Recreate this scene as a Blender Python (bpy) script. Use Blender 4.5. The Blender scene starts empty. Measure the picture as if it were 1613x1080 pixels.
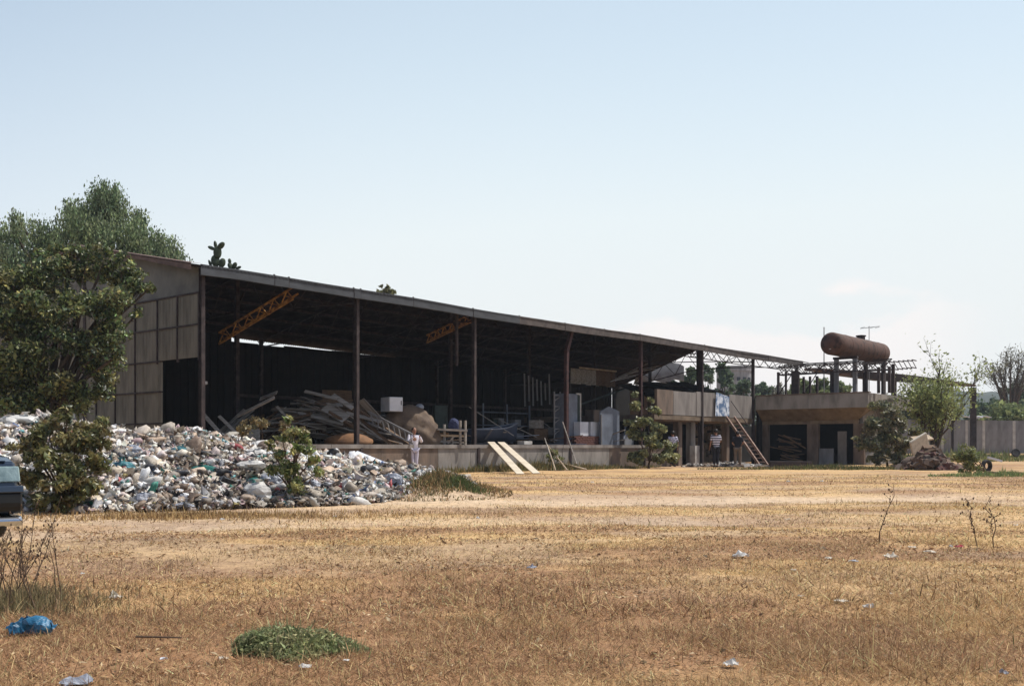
import bpy, bmesh, math, random
import numpy as np
from mathutils import Vector, Matrix, Euler
random.seed(7); rng = np.random.default_rng(7)
R = math.radians
sc = bpy.context.scene
col = sc.collection
F = 1560.0 / 1613.0          # focal length in image widths
EYE = 0.95
# ------------------------------------------------------------------ camera
cam = bpy.data.cameras.new('camera'); camo = bpy.data.objects.new('camera', cam); col.objects.link(camo)
camo.location = (0, 0, EYE); camo.rotation_euler = (R(90), 0, 0)
cam.sensor_width = 36; cam.lens = 36 * F; cam.shift_y = (703 - 540) / 1613.0
cam.clip_start = 0.1; cam.clip_end = 5000
sc.camera = camo
# ------------------------------------------------------------------ light
SUN_EL = 60.0
sun_h = Vector((0.90, 0.30, 0)).normalized()
sun_dir = Vector((sun_h.x * math.cos(R(SUN_EL)), sun_h.y * math.cos(R(SUN_EL)), math.sin(R(SUN_EL))))
w = bpy.data.worlds.new('World'); sc.world = w; w.use_nodes = True
nt = w.node_tree; nt.nodes.clear()
wo = nt.nodes.new('ShaderNodeOutputWorld'); bg = nt.nodes.new('ShaderNodeBackground')
sky = nt.nodes.new('ShaderNodeTexSky'); sky.sky_type = 'NISHITA'; sky.sun_disc = False
sky.sun_elevation = R(SUN_EL); sky.sun_rotation = math.atan2(sun_h.x, sun_h.y)
sky.altitude = 1500; sky.air_density = 1.0; sky.dust_density = 3.0; sky.ozone_density = 1.5
SKY_S = 0.128
bg.inputs[1].default_value = SKY_S
# clouds: a pale bank low over the horizon and a general milky veil, laid over the sky by direction
tc = nt.nodes.new('ShaderNodeTexCoord'); sep = nt.nodes.new('ShaderNodeSeparateXYZ')
nt.links.new(tc.outputs['Generated'], sep.inputs[0])
mp = nt.nodes.new('ShaderNodeMapping'); mp.inputs['Scale'].default_value = (1, 1, 2.2)
nt.links.new(tc.outputs['Generated'], mp.inputs[0])
nz = nt.nodes.new('ShaderNodeTexNoise'); nz.inputs['Scale'].default_value = 5.5; nz.inputs['Detail'].default_value = 7
nt.links.new(mp.outputs[0], nz.inputs[0])
def wmath(op, a, b, clamp=False):
    n = nt.nodes.new('ShaderNodeMath'); n.operation = op; n.use_clamp = clamp
    for i, q in enumerate((a, b)):
        if isinstance(q, (int, float)): n.inputs[i].default_value = q
        else: nt.links.new(q, n.inputs[i])
    return n.outputs[0]
def wramp(src, a, b):
    n = nt.nodes.new('ShaderNodeMapRange'); n.interpolation_type = 'SMOOTHSTEP'
    nt.links.new(src, n.inputs[0]); n.inputs[1].default_value = a; n.inputs[2].default_value = b
    return n.outputs[0]
low = wramp(sep.outputs[2], 0.62, -0.08)           # more veil toward the horizon
edge = wmath('ADD', wmath('MULTIPLY', nz.outputs[0], 0.22), -0.02)
hcl = wmath('SUBTRACT', edge, sep.outputs[2])       # cumulus bank top wobbles with the noise
dirn = nt.nodes.new('ShaderNodeVectorMath'); dirn.operation = 'DOT_PRODUCT'
nt.links.new(tc.outputs['Generated'], dirn.inputs[0]); dirn.inputs[1].default_value = Vector((0.26, 1, 0.1)).normalized()
dirn2 = nt.nodes.new('ShaderNodeVectorMath'); dirn2.operation = 'DOT_PRODUCT'; nt.links.new(tc.outputs['Generated'], dirn2.inputs[0]); dirn2.inputs[1].default_value = Vector((0.42, 1, 0.35)).normalized()
bank = wmath('MULTIPLY', wramp(hcl, -0.055, -0.035), wramp(dirn.outputs['Value'], 0.978, 0.996))
veil = wmath('ADD', wmath('ADD', wmath('MULTIPLY', low, 0.80), wmath('MULTIPLY', wramp(dirn2.outputs['Value'], 0.35, 0.98), 0.46)), 0.06, True)
mix = nt.nodes.new('ShaderNodeMix'); mix.data_type = 'RGBA'
nt.links.new(veil, mix.inputs[0]); nt.links.new(sky.outputs[0], mix.inputs[6])
vc = nt.nodes.new('ShaderNodeMix'); vc.data_type = 'RGBA'; vc.inputs[6].default_value = (5.0, 5.85, 6.25, 1); vc.inputs[7].default_value = (5.75, 5.9, 5.85, 1)
nt.links.new(wramp(sep.outputs[2], 0.42, 0.02), vc.inputs[0]); nt.links.new(vc.outputs[2], mix.inputs[7])
cm = nt.nodes.new('ShaderNodeMix'); cm.data_type = 'RGBA'; nt.links.new(wmath('MULTIPLY', bank, 0.75), cm.inputs[0]); nt.links.new(mix.outputs[2], cm.inputs[6]); cm.inputs[7].default_value = (6.5, 6.15, 6.0, 1)
nt.links.new(cm.outputs[2], bg.inputs[0]); nt.links.new(bg.outputs[0], wo.inputs[0])
sl = bpy.data.lights.new('sun', 'SUN'); sl.energy = 4.6; sl.angle = R(0.5); sl.color = (1, 0.955, 0.88)
so = bpy.data.objects.new('sun', sl); col.objects.link(so)
so.rotation_euler = sun_dir.to_track_quat('Z', 'Y').to_euler(); so.location = (20, 5, 40)
sc.view_settings.view_transform = 'Standard'; sc.view_settings.look = 'None'
sc.view_settings.exposure = 0.30; sc.view_settings.gamma = 1; sc.view_settings.use_curve_mapping = False
try:
    sc.cycles.max_bounces = 6; sc.cycles.diffuse_bounces = 3; sc.cycles.transparent_max_bounces = 6
except Exception: pass

# ------------------------------------------------------------------ frames and helpers
def P(px, py, Y):                                   # a point at depth Y seen at photo pixel (px, py)
    return Vector(((px - 806.5) / 1560.0 * Y, Y, EYE + (703 - py) / 1560.0 * Y))
U = Vector((0.638, 0.770, 0)).normalized(); V = Vector((-0.770, 0.638, 0)).normalized()
O = Vector((-8.61, 27.5, 0))
BAY = 5.66
def B(s, t, z): return O + U * s + V * t + Vector((0, 0, z))
def s_of(px, t):                                    # s on the line t = const that shows at pixel px
    k = (px - 806.5) / 1560.0; a = O + V * t
    return (k * a.y - a.x) / (U.x - k * U.y)
def t_of(px, s):
    k = (px - 806.5) / 1560.0; a = O + U * s
    return (k * a.y - a.x) / (V.x - k * V.y)
def z_of(py, s, t): return EYE + (703 - py) / 1560.0 * B(s, t, 0).y
def PB(px, py, t):
    s = s_of(px, t); return B(s, t, z_of(py, s, t))
ROTU = math.atan2(U.y, U.x)
M_UV = Matrix((U, V, Vector((0, 0, 1)))).transposed()       # local x->u, y->v

def wloc(o):
    v = Vector(o.location)
    while o.parent: o = o.parent; v += Vector(o.location)
    return v
def tag(o, label=None, cat=None, group=None, kind=None):
    if label: o['label'] = label
    if cat: o['category'] = cat
    if group: o['group'] = group
    if kind: o['kind'] = kind
    return o
def empty(name, loc, label, cat, group=None):
    o = bpy.data.objects.new(name, None); col.objects.link(o); o.location = loc; o.empty_display_size = 0.3
    return tag(o, label, cat, group)
class MB:
    def __init__(s): s.v = []; s.f = []
    def add(s, vs, fs):
        b = len(s.v); s.v += [Vector(q) for q in vs]; s.f += [tuple(i + b for i in f) for f in fs]; return s
    def box(s, c, size, M=None, taper=1.0):
        x, y, z = [q / 2 for q in size]; c = Vector(c); vs = []
        for sz in (-1, 1):
            k = taper if sz > 0 else 1.0
            for sx, sy in ((-1, -1), (1, -1), (1, 1), (-1, 1)):
                q = Vector((sx * x * k, sy * y * k, sz * z)); vs.append(c + (M @ q if M else q))
        return s.add(vs, [(3, 2, 1, 0), (4, 5, 6, 7), (0, 1, 5, 4), (1, 2, 6, 5), (2, 3, 7, 6), (3, 0, 4, 7)])
    def bar(s, a, b, wd, h, up=Vector((0, 0, 1))):
        a = Vector(a); b = Vector(b); d = b - a; L = d.length
        if L < 1e-6: return s
        d.normalize(); x = d.cross(up)
        if x.length < 1e-3: x = d.cross(Vector((1, 0.3, 0)))
        x.normalize(); y = x.cross(d)
        M = Matrix((d, x, y)).transposed()
        return s.box((a + b) / 2, (L, wd, h), M)
    def tube(s, a, b, r0, r1=None, n=6, cap=True):
        a = Vector(a); b = Vector(b); r1 = r0 if r1 is None else r1; d = (b - a)
        if d.length < 1e-6: return s
        d.normalize(); x = d.orthogonal().normalized(); y = d.cross(x); vs = []
        for p, r in ((a, r0), (b, r1)):
            for i in range(n):
                an = 2 * math.pi * i / n; vs.append(p + (x * math.cos(an) + y * math.sin(an)) * r)
        fs = [(i, (i + 1) % n, n + (i + 1) % n, n + i) for i in range(n)]
        if cap: fs += [tuple(range(n - 1, -1, -1)), tuple(range(n, 2 * n))]
        return s.add(vs, fs)
    def path(s, pts, rs, n=6):
        for i in range(len(pts) - 1): s.tube(pts[i], pts[i + 1], rs[i], rs[i + 1], n)
        return s
    def lathe(s, prof, c, n=16, M=None):             # prof: (r, z)
        vs = []; c = Vector(c)
        for r, z in prof:
            for i in range(n):
                q = Vector((r * math.cos(2 * math.pi * i / n), r * math.sin(2 * math.pi * i / n), z)); vs.append(c + (M @ q if M else q))
        fs = []
        for k in range(len(prof) - 1):
            for i in range(n): fs.append((k * n + i, k * n + (i + 1) % n, (k + 1) * n + (i + 1) % n, (k + 1) * n + i))
        fs += [tuple(range(n - 1, -1, -1)), tuple((len(prof) - 1) * n + i for i in range(n))]
        return s.add(vs, fs)
    def ell(s, c, r, n=10, m=7, M=None):
        c = Vector(c); vs = [c + (M @ Vector((0, 0, -r[2])) if M else Vector((0, 0, -r[2])))]
        for j in range(1, m):
            ph = -math.pi / 2 + math.pi * j / m
            for i in range(n):
                th = 2 * math.pi * i / n; q = Vector((r[0] * math.cos(ph) * math.cos(th), r[1] * math.cos(ph) * math.sin(th), r[2] * math.sin(ph)))
                vs.append(c + (M @ q if M else q))
        vs.append(c + (M @ Vector((0, 0, r[2])) if M else Vector((0, 0, r[2]))))
        fs = [(0, 1 + (i + 1) % n, 1 + i) for i in range(n)]
        for j in range(m - 2):
            for i in range(n): fs.append((1 + j * n + i, 1 + j * n + (i + 1) % n, 1 + (j + 1) * n + (i + 1) % n, 1 + (j + 1) * n + i))
        L = len(vs) - 1; b = 1 + (m - 2) * n
        fs += [(b + i, b + (i + 1) % n, L) for i in range(n)]
        return s.add(vs, fs)
    def prism(s, poly, thick, M=None, c=(0, 0, 0)):   # poly in (x, z), thickness along y
        n = len(poly); vs = []; c = Vector(c)
        for y in (-thick / 2, thick / 2):
            for x, z in poly:
                q = Vector((x, y, z)); vs.append(c + (M @ q if M else q))
        fs = [tuple(range(n)), tuple(range(2 * n - 1, n - 1, -1))] + [((i + 1) % n, i, n + i, n + (i + 1) % n) for i in range(n)]
        return s.add(vs, fs)
    def build(s, name, m, parent=None, smooth=False, bevel=0):
        me = bpy.data.meshes.new(name)
        xs = [q.x for q in s.v]; ys = [q.y for q in s.v]; zs = [q.z for q in s.v]
        c = Vector(((min(xs) + max(xs)) / 2, (min(ys) + max(ys)) / 2, min(zs)))
        me.from_pydata([tuple(q - c) for q in s.v], [], s.f); me.materials.append(m)
        if bevel:
            bm = bmesh.new(); bm.from_mesh(me)
            bmesh.ops.bevel(bm, geom=bm.edges[:], offset=bevel, segments=1, affect='EDGES'); bm.to_mesh(me); bm.free()
        if smooth:
            me.polygons.foreach_set('use_smooth', [True] * len(me.polygons))
        o = bpy.data.objects.new(name, me); col.objects.link(o)
        if parent: o.parent = parent; o.location = c - wloc(parent)
        else: o.location = c
        return o
def copy_obj(o, parent=None, loc=None, rot=None):
    c = o.copy(); col.objects.link(c); c.parent = parent
    if loc is not None: c.location = loc
    if rot is not None: c.rotation_euler = rot
    for ch in list(o.children): copy_obj(ch, c)
    return c

# numpy value noise
_tab = rng.random((256, 256))
def vn(x, y):
    xi = np.floor(x).astype(int); yi = np.floor(y).astype(int); fx = x - xi; fy = y - yi
    fx = fx * fx * (3 - 2 * fx); fy = fy * fy * (3 - 2 * fy)
    a = _tab[xi & 255, yi & 255]; b = _tab[(xi + 1) & 255, yi & 255]; c = _tab[xi & 255, (yi + 1) & 255]; d = _tab[(xi + 1) & 255, (yi + 1) & 255]
    return (a * (1 - fx) + b * fx) * (1 - fy) + (c * (1 - fx) + d * fx) * fy
def fbm(x, y, o=4):
    s = 0; a = .5
    for i in range(o): s = s + a * vn(x + 17 * i, y + 31 * i); x = x * 2.03; y = y * 2.03; a *= .5
    return s / (1 - .5 ** o)
def sstep(a, b, x):
    t = np.clip((x - a) / (b - a), 0, 1); return t * t * (3 - 2 * t)

def np_mesh(name, verts, faces, colr, m, parent=None, kind=None, smooth=False):
    k = faces.shape[1]; me = bpy.data.meshes.new(name)
    c = np.array([(verts[:, 0].min() + verts[:, 0].max()) / 2, (verts[:, 1].min() + verts[:, 1].max()) / 2, verts[:, 2].min()])
    me.vertices.add(len(verts)); me.vertices.foreach_set('co', (verts - c).astype(np.float32).ravel())
    me.loops.add(faces.size); me.loops.foreach_set('vertex_index', faces.astype(np.int32).ravel())
    me.polygons.add(len(faces)); me.polygons.foreach_set('loop_start', np.arange(0, faces.size, k, dtype=np.int32))
    if smooth: me.polygons.foreach_set('use_smooth', np.ones(len(faces), dtype=bool))
    me.update(calc_edges=True)
    if colr is not None:
        at = me.color_attributes.new('Col', 'FLOAT_COLOR', 'POINT')
        rgba = np.ones((len(verts), 4), dtype=np.float32); rgba[:, :3] = colr; at.data.foreach_set('color', rgba.ravel())
    me.materials.append(m)
    o = bpy.data.objects.new(name, me); col.objects.link(o); c = Vector([float(q) for q in c])
    if parent: o.parent = parent; o.location = c - wloc(parent)
    else: o.location = c
    if kind: o['kind'] = kind
    return o
def rotmats(n, tilt=None):
    a = rng.random(n) * 2 * np.pi; z = np.zeros(n); o = np.ones(n)
    Rz = np.stack([np.cos(a), -np.sin(a), z, np.sin(a), np.cos(a), z, z, z, o], 1).reshape(n, 3, 3)
    if tilt is None: b = np.arccos(rng.uniform(-1, 1, n))
    else: b = tilt
    Rx = np.stack([o, z, z, z, np.cos(b), -np.sin(b), z, np.sin(b), np.cos(b)], 1).reshape(n, 3, 3)
    a2 = rng.random(n) * 2 * np.pi
    Rz2 = np.stack([np.cos(a2), -np.sin(a2), z, np.sin(a2), np.cos(a2), z, z, z, o], 1).reshape(n, 3, 3)
    return Rz @ Rx @ Rz2
def scatter(tv, tf, pos, rot, scl, colr):            # template instanced into one vertex soup
    n = len(pos); k = len(tv)
    v = np.einsum('nij,nkj->nki', rot, tv[None] * scl[:, None, :]) + pos[:, None, :]
    f = (tf[None] + (np.arange(n) * k)[:, None, None]).reshape(-1, tf.shape[1])
    return v.reshape(-1, 3), f, np.repeat(colr, k, axis=0)

# ------------------------------------------------------------------ materials
def mat(name, c1, c2=None, rough=0.85, metal=0.0, scale=3.0, bump=0.15, c3=None, stretch=(1, 1, 1), detail=6, attr=False, transl=0.0, lo=.35, hi=.65, spec=.3, world=False):
    m = bpy.data.materials.new(name); m.use_nodes = True; n = m.node_tree; b = n.nodes['Principled BSDF']
    b.inputs['Roughness'].default_value = rough; b.inputs['Metallic'].default_value = metal
    b.inputs['Specular IOR Level'].default_value = spec
    t = n.nodes.new('ShaderNodeTexCoord'); mp = n.nodes.new('ShaderNodeMapping'); mp.inputs['Scale'].default_value = stretch
    if world:
        g = n.nodes.new('ShaderNodeNewGeometry'); n.links.new(g.outputs['Position'], mp.inputs[0])
    else: n.links.new(t.outputs['Object'], mp.inputs[0])
    nz = n.nodes.new('ShaderNodeTexNoise'); nz.inputs['Scale'].default_value = scale; nz.inputs['Detail'].default_value = detail; nz.inputs['Roughness'].default_value = .62
    n.links.new(mp.outputs[0], nz.inputs[0])
    c2 = c2 or tuple(q * .7 for q in c1)
    rp = n.nodes.new('ShaderNodeValToRGB'); rp.color_ramp.elements[0].position = lo; rp.color_ramp.elements[1].position = hi
    rp.color_ramp.elements[0].color = (*c2, 1); rp.color_ramp.elements[1].color = (*c1, 1)
    if c3:
        e = rp.color_ramp.elements.new((lo + hi) / 2); e.color = (*c3, 1)
    n.links.new(nz.outputs[0], rp.inputs[0]); outc = rp.outputs[0]
    if attr:
        a = n.nodes.new('ShaderNodeAttribute'); a.attribute_name = 'Col'
        mx = n.nodes.new('ShaderNodeMix'); mx.data_type = 'RGBA'; mx.blend_type = 'MULTIPLY'; mx.inputs[0].default_value = 1
        n.links.new(a.outputs[0], mx.inputs[6]); n.links.new(outc, mx.inputs[7]); outc = mx.outputs[2]
    n.links.new(outc, b.inputs['Base Color'])
    if bump:
        bp = n.nodes.new('ShaderNodeBump'); bp.inputs['Strength'].default_value = bump; bp.inputs['Distance'].default_value = .02
        nz2 = n.nodes.new('ShaderNodeTexNoise'); nz2.inputs['Scale'].default_value = scale * 5; nz2.inputs['Detail'].default_value = 5
        n.links.new(mp.outputs[0], nz2.inputs[0]); n.links.new(nz2.outputs[0], bp.inputs['Height']); n.links.new(bp.outputs[0], b.inputs['Normal'])
    if transl:
        tr = n.nodes.new('ShaderNodeBsdfTranslucent'); ms = n.nodes.new('ShaderNodeMixShader'); ms.inputs[0].default_value = transl
        n.links.new(outc, tr.inputs[0]); o = n.nodes['Material Output']
        n.links.new(b.outputs[0], ms.inputs[1]); n.links.new(tr.outputs[0], ms.inputs[2]); n.links.new(ms.outputs[0], o.inputs[0])
    return m
W1 = (1, 1, 1)
M = dict(
    rust=mat('rust', (.08, .042, .029), (.024, .017, .014), .8, .1, 4, .3, c3=(.085, .042, .03)),
    dark_steel=mat('dark_steel', (.075, .055, .052), (.03, .024, .024), .75, .3, 5, .2),
    red_steel=mat('red_steel', (.075, .033, .03), (.03, .018, .018), .7, .2, 5, .2),
    yellow_steel=mat('yellow_steel', (.50, .25, .06), (.07, .03, .015), .6, .1, 7, .2),  # rusty yellow; the strong noise contrast imitates broken sun highlights
    fascia=mat('fascia_metal', (.075, .08, .088), (.045, .048, .053), .65, .2, 1.2, .1, stretch=(1, 1, 4)),
    fascia_rust=mat('fascia_rust', (.12, .10, .09), (.05, .042, .04), .75, .1, 2.5, .2),
    roof=mat('roof_sheet', (.05, .036, .031), (.016, .013, .012), .85, .1, 1.6, .2),
    verge=mat('verge_sheet', (.19, .12, .095), (.10, .065, .055), .8, 0, 3, .2),
    inner=mat('inner_wall', (.011, .009, .008), (.005, .005, .005), .95, 0, 2, .2),  # near-black colour stands in for the deep shade indoors
    clad=mat('cladding', (.22, .20, .16), (.12, .108, .085), .85, 0, 1.5, .1, stretch=(2, 2, .5)),
    cladgrey=mat('cladding_grey', (.19, .185, .17), (.12, .12, .115), .85, 0, 1.5, .1),
    conc=mat('concrete', (.27, .245, .22), (.10, .088, .078), .92, 0, 1.3, .3, c3=(.20, .18, .16), stretch=(1.3, 1.3, .45), lo=.3, hi=.62),
    concd=mat('concrete_stained', (.19, .135, .10), (.075, .052, .04), .92, 0, 1.6, .35, c3=(.13, .10, .08), stretch=(1.3, 1.3, .45), lo=.3, hi=.62),
    concp=mat('concrete_pale', (.46, .44, .41), (.26, .24, .22), .92, 0, 2, .25),
    concg=mat('concrete_grey', (.24, .235, .24), (.13, .125, .125), .92, 0, 1.5, .25, stretch=(1, 1, .35)),
    ochre=mat('ochre_plaster', (.19, .14, .095), (.10, .075, .052), .92, 0, 2, .2),
    plaster=mat('plaster', (.25, .225, .205), (.10, .088, .08), .92, 0, 1.1, .2, stretch=(1.3, 1.3, .45), lo=.3, hi=.62),
    brick=mat('brick', (.13, .055, .042), (.065, .03, .026), .9, 0, 9, .3),
    board=mat('grey_board', (.36, .325, .29), (.17, .15, .13), .85, 0, 2, .3, stretch=(.4, 6, 6)),
    board2=mat('brown_board', (.16, .10, .058), (.075, .045, .028), .85, 0, 2, .3, stretch=(.4, 6, 6)),
    board3=mat('plywood', (.62, .54, .42), (.42, .35, .26), .75, 0, 2, .15, stretch=(.4, 6, 6)),
    pale_wood=mat('pale_pole_wood', (.50, .40, .28), (.30, .22, .15), .8, 0, 4, .2),
    white=mat('white_paint', (.62, .63, .66), (.46, .47, .50), .5, 0, 2, .05),
    greyp=mat('grey_paint', (.16, .18, .22), (.09, .10, .125), .6, 0, 2, .1),
    bluep=mat('blue_hull', (.035, .05, .085), (.018, .028, .05), .5, 0, 2, .1),
    bluec=mat('blue_cloth', (.05, .06, .13), (.025, .03, .07), .8, 0, 5, .2),
    greend=mat('dark_green_paint', (.03, .045, .04), (.015, .022, .02), .7, 0, 3, .1),
    tarp=mat('brown_tarp', (.15, .105, .07), (.075, .05, .036), .8, 0, 3, .4),
    bark=mat('bark', (.10, .075, .055), (.045, .034, .028), .9, 0, 12, .5, stretch=(1, 1, .3)),
    stem=mat('dry_stem', (.13, .085, .055), (.07, .045, .03), .9, 0, 10, .3),
    leaf=mat('leaf', (1.35, 1.35, 1.3), (.9, .9, .85), .42, 0, 25, 0, attr=True, transl=.38, spec=.5),
    leafm=mat('leaf_matte', (1.2, 1.2, 1.2), (.85, .85, .85), .6, 0, 25, 0, attr=True, transl=.4, spec=.3),
    straw=mat('straw', W1, (.8, .8, .8), .75, 0, 25, 0, attr=True, transl=.25, spec=.2),
    trash=mat('trash_plastic', W1, (.72, .70, .68), .5, 0, 14, .5, attr=True, transl=.12, spec=.4),
    bag_white=mat('bag_white', (.74, .72, .68), (.52, .50, .47), .5, 0, 5, .5, transl=.3, spec=.5),
    bag_cream=mat('bag_cream', (.68, .61, .50), (.46, .40, .32), .5, 0, 5, .5, transl=.2),
    bag_teal=mat('bag_teal', (.10, .30, .33), (.05, .15, .18), .35, 0, 5, .7, transl=.2, spec=.6),
    bag_green=mat('bag_green', (.03, .19, .15), (.015, .08, .07), .35, 0, 5, .7, transl=.2, spec=.6),
    bag_grey=mat('bag_grey', (.36, .38, .43), (.20, .21, .25), .4, 0, 5, .7, transl=.15, spec=.5),
    bag_blue=mat('bag_blue', (.03, .20, .36), (.015, .09, .18), .4, 0, 6, .7, transl=.25, spec=.6),
    bag_black=mat('bag_black', (.03, .03, .035), (.015, .015, .018), .3, 0, 5, .7),
    red=mat('red_plastic', (.45, .035, .04), (.28, .02, .03), .5, 0, 6, .2),
    tyre=mat('rubber', (.028, .026, .025), (.015, .014, .014), .85, 0, 8, .2),
    soil=mat('dug_soil', (.13, .085, .06), (.055, .038, .03), .95, 0, 2, .6),
    cactus=mat('cactus_green', (.045, .065, .035), (.022, .034, .02), .6, 0, 8, .2),
    skin=mat('skin', (.32, .17, .11), (.26, .13, .085), .55, 0, 8, 0),
    hair=mat('dark_hair', (.018, .012, .01), (.01, .007, .006), .5, 0, 20, .2),
    cloth_white=mat('white_cloth', (.70, .68, .76), (.60, .58, .66), .8, 0, 3, .2),
    cloth_lilac=mat('pale_lilac_trousers', (.52, .49, .58), (.44, .41, .50), .8, 0, 3, .2),
    cloth_black=mat('black_cloth', (.015, .016, .024), (.008, .009, .014), .85, 0, 3, .1),
    cloth_beige=mat('beige_cloth', (.17, .13, .10), (.12, .09, .07), .85, 0, 3, .1),
    black=mat('black_plastic', (.012, .012, .012), (.008, .008, .008), .35, 0, 3, 0),
    car_paint=mat('car_paint', (.022, .036, .062), (.018, .030, .052), .16, .3, 1, 0, spec=.8),
    chrome=mat('chrome', (.55, .57, .58), (.45, .46, .48), .15, 1.0, 1, 0),
    lamp=mat('lamp_lens', (.25, .33, .32), (.12, .17, .17), .12, .3, 6, .3, spec=.9),
    carglass=mat('car_glass', (.02, .03, .035), (.015, .02, .025), .05, 0, 1, 0, spec=.9),
    ladder=mat('ladder_steel', (.30, .20, .15), (.14, .08, .06), .75, 0, 6, .2),
    hill=mat('hill_green', (.055, .065, .045), (.03, .04, .03), .95, 0, .03, 0),
)
def stripes(name, ca, cb, freq):
    m = bpy.data.materials.new(name); m.use_nodes = True; n = m.node_tree; b = n.nodes['Principled BSDF']; b.inputs['Roughness'].default_value = .85
    t = n.nodes.new('ShaderNodeTexCoord'); s = n.nodes.new('ShaderNodeSeparateXYZ'); n.links.new(t.outputs['Object'], s.inputs[0])
    a = n.nodes.new('ShaderNodeMath'); a.operation = 'MULTIPLY'; a.inputs[1].default_value = freq; n.links.new(s.outputs[2], a.inputs[0])
    f = n.nodes.new('ShaderNodeMath'); f.operation = 'FRACT'; n.links.new(a.outputs[0], f.inputs[0])
    g = n.nodes.new('ShaderNodeMath'); g.operation = 'GREATER_THAN'; g.inputs[1].default_value = .5; n.links.new(f.outputs[0], g.inputs[0])
    mx = n.nodes.new('ShaderNodeMix'); mx.data_type = 'RGBA'; n.links.new(g.outputs[0], mx.inputs[0]); mx.inputs[6].default_value = (*ca, 1); mx.inputs[7].default_value = (*cb, 1)
    n.links.new(mx.outputs[2], b.inputs['Base Color']); return m
M['striped'] = stripes('striped_jersey', (.025, .022, .045), (.62, .60, .66), 9.5)
M['pattern'] = mat('patterned_cloth', (.60, .58, .66), (.10, .09, .14), .85, 0, 16, .1, lo=.45, hi=.55)
M['poster'] = mat('blue_white_sheet', (.60, .64, .70), (.09, .15, .26), .6, 0, 2.6, .1, lo=.45, hi=.55)

# ------------------------------------------------------------------ ground
def track_mask(x, y):
    # vehicle track crossing the yard: near the heap on the left it spreads, on the right it is a pale band
    c = 17.2 + 2.6 * (fbm(x * .16 + 3, y * .05) - .5) + .10 * (x - 4) + 1.2 * np.sin(x * .11 + .5) - 2.2 * sstep(0, -9, x)
    wdt = 1.5 + 1.4 * sstep(4, -6, x)
    d = np.abs(y - c) / wdt
    m = (1 - sstep(.2, 1.7, d + 1.3 * (fbm(x * .45, y * .9) - .5))) * (.55 + .45 * sstep(.3, .6, fbm(x * .3 + 8, y * .6 + 3)))
    d2 = np.abs(y - (c - 4.5 - .10 * x)) / 1.0
    m2 = (1 - sstep(.3, 1.5, d2 + .9 * (fbm(x * .4 + 9, y * .8) - .5))) * sstep(10, 0, x) * .6
    return np.clip(np.maximum(m, m2), 0, 1)
def gh(x, y):
    x = np.asarray(x, float); y = np.asarray(y, float)
    near = 1 - sstep(60, 140, np.abs(y) + np.abs(x) * .3)
    z = .10 * (fbm(x * .22 + 5, y * .22) - .5) * near + .045 * (fbm(x * 1.1, y * 1.1) - .5) * near
    z = z + .02 * (fbm(x * 4, y * 4, 3) - .5) * near * (1 - .6 * track_mask(x, y))
    z = z + .42 * sstep(58, 84, y)
    z = z - .04 * track_mask(x, y)
    mx, my = x + 1.35, y - 19.0          # low heap of earth and weeds at the end of the trash
    z = z + .33 * np.exp(-((mx / .85) ** 2 + (my / 1.7) ** 2)) * (.7 + .6 * fbm(x * 3, y * 3))
    return z
def axis(lo_, hi_, step, far, g=1.18):
    a = list(np.arange(lo_, hi_, step)); s = step; q = hi_
    while q < far: a.append(q); s *= g; q += s
    a.append(far); s = step; q = lo_ - step
    while q > -far: a.insert(0, q); s *= g; q -= s
    a.insert(0, -far); return np.array(a)
gx = axis(-14, 16, .16, 2600); gy = axis(2.2, 34, .16, 2600)
X, Y = np.meshgrid(gx, gy); Z = gh(X, Y)
nx, ny = len(gx), len(gy); idx = np.arange(nx * ny).reshape(ny, nx)
fc = np.stack([idx[:-1, :-1], idx[:-1, 1:], idx[1:, 1:], idx[1:, :-1]], -1).reshape(-1, 4)
def ground_colour(x, y):
    a = fbm(x * .35 + 3, y * .8 + 2, 5)[..., None]; b = fbm(x * 1.7 + 40, y * 2.4, 4)[..., None]; t = track_mask(x, y)[..., None]
    straw = np.array([.63, .415, .18]); brown = np.array([.25, .122, .055]); tan = np.array([.45, .315, .195]); pale = np.array([.58, .45, .325])
    nearb = (1 - sstep(4.5, 10, y))[..., None]
    k = np.clip(sstep(.38, .58, a) * .85 + .7 * (b - .5) + .06 - nearb * .6, 0, 1)
    k2 = sstep(10, 4, y)[..., None] * .25
    c = brown * (1 - k) + straw * k
    c = c * (1 - .4 * (1 - k2)) + tan * .4 * (1 - k2)
    grey = sstep(.50, .68, fbm(x * .5 + 70, y * 1.1 + 9, 4))[..., None] * .5 * sstep(5, 10, y)[..., None]
    c = c * (1 - grey) + np.array([.34, .26, .195]) * grey
    return c * (1 - t * .75) + pale * t * .75
gc = ground_colour(X.ravel(), Y.ravel())
M['ground'] = mat('dry_ground', (1.12, 1.1, 1.06), (.55, .52, .5), .95, 0, 9, .9, attr=True, world=True, c3=(.88, .86, .84), stretch=(1, 1, 1), lo=.3, hi=.7, spec=.1)
g = np_mesh('ground', np.stack([X.ravel(), Y.ravel(), Z.ravel()], 1), fc, gc, M['ground'], smooth=True); g['kind'] = 'structure'

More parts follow.
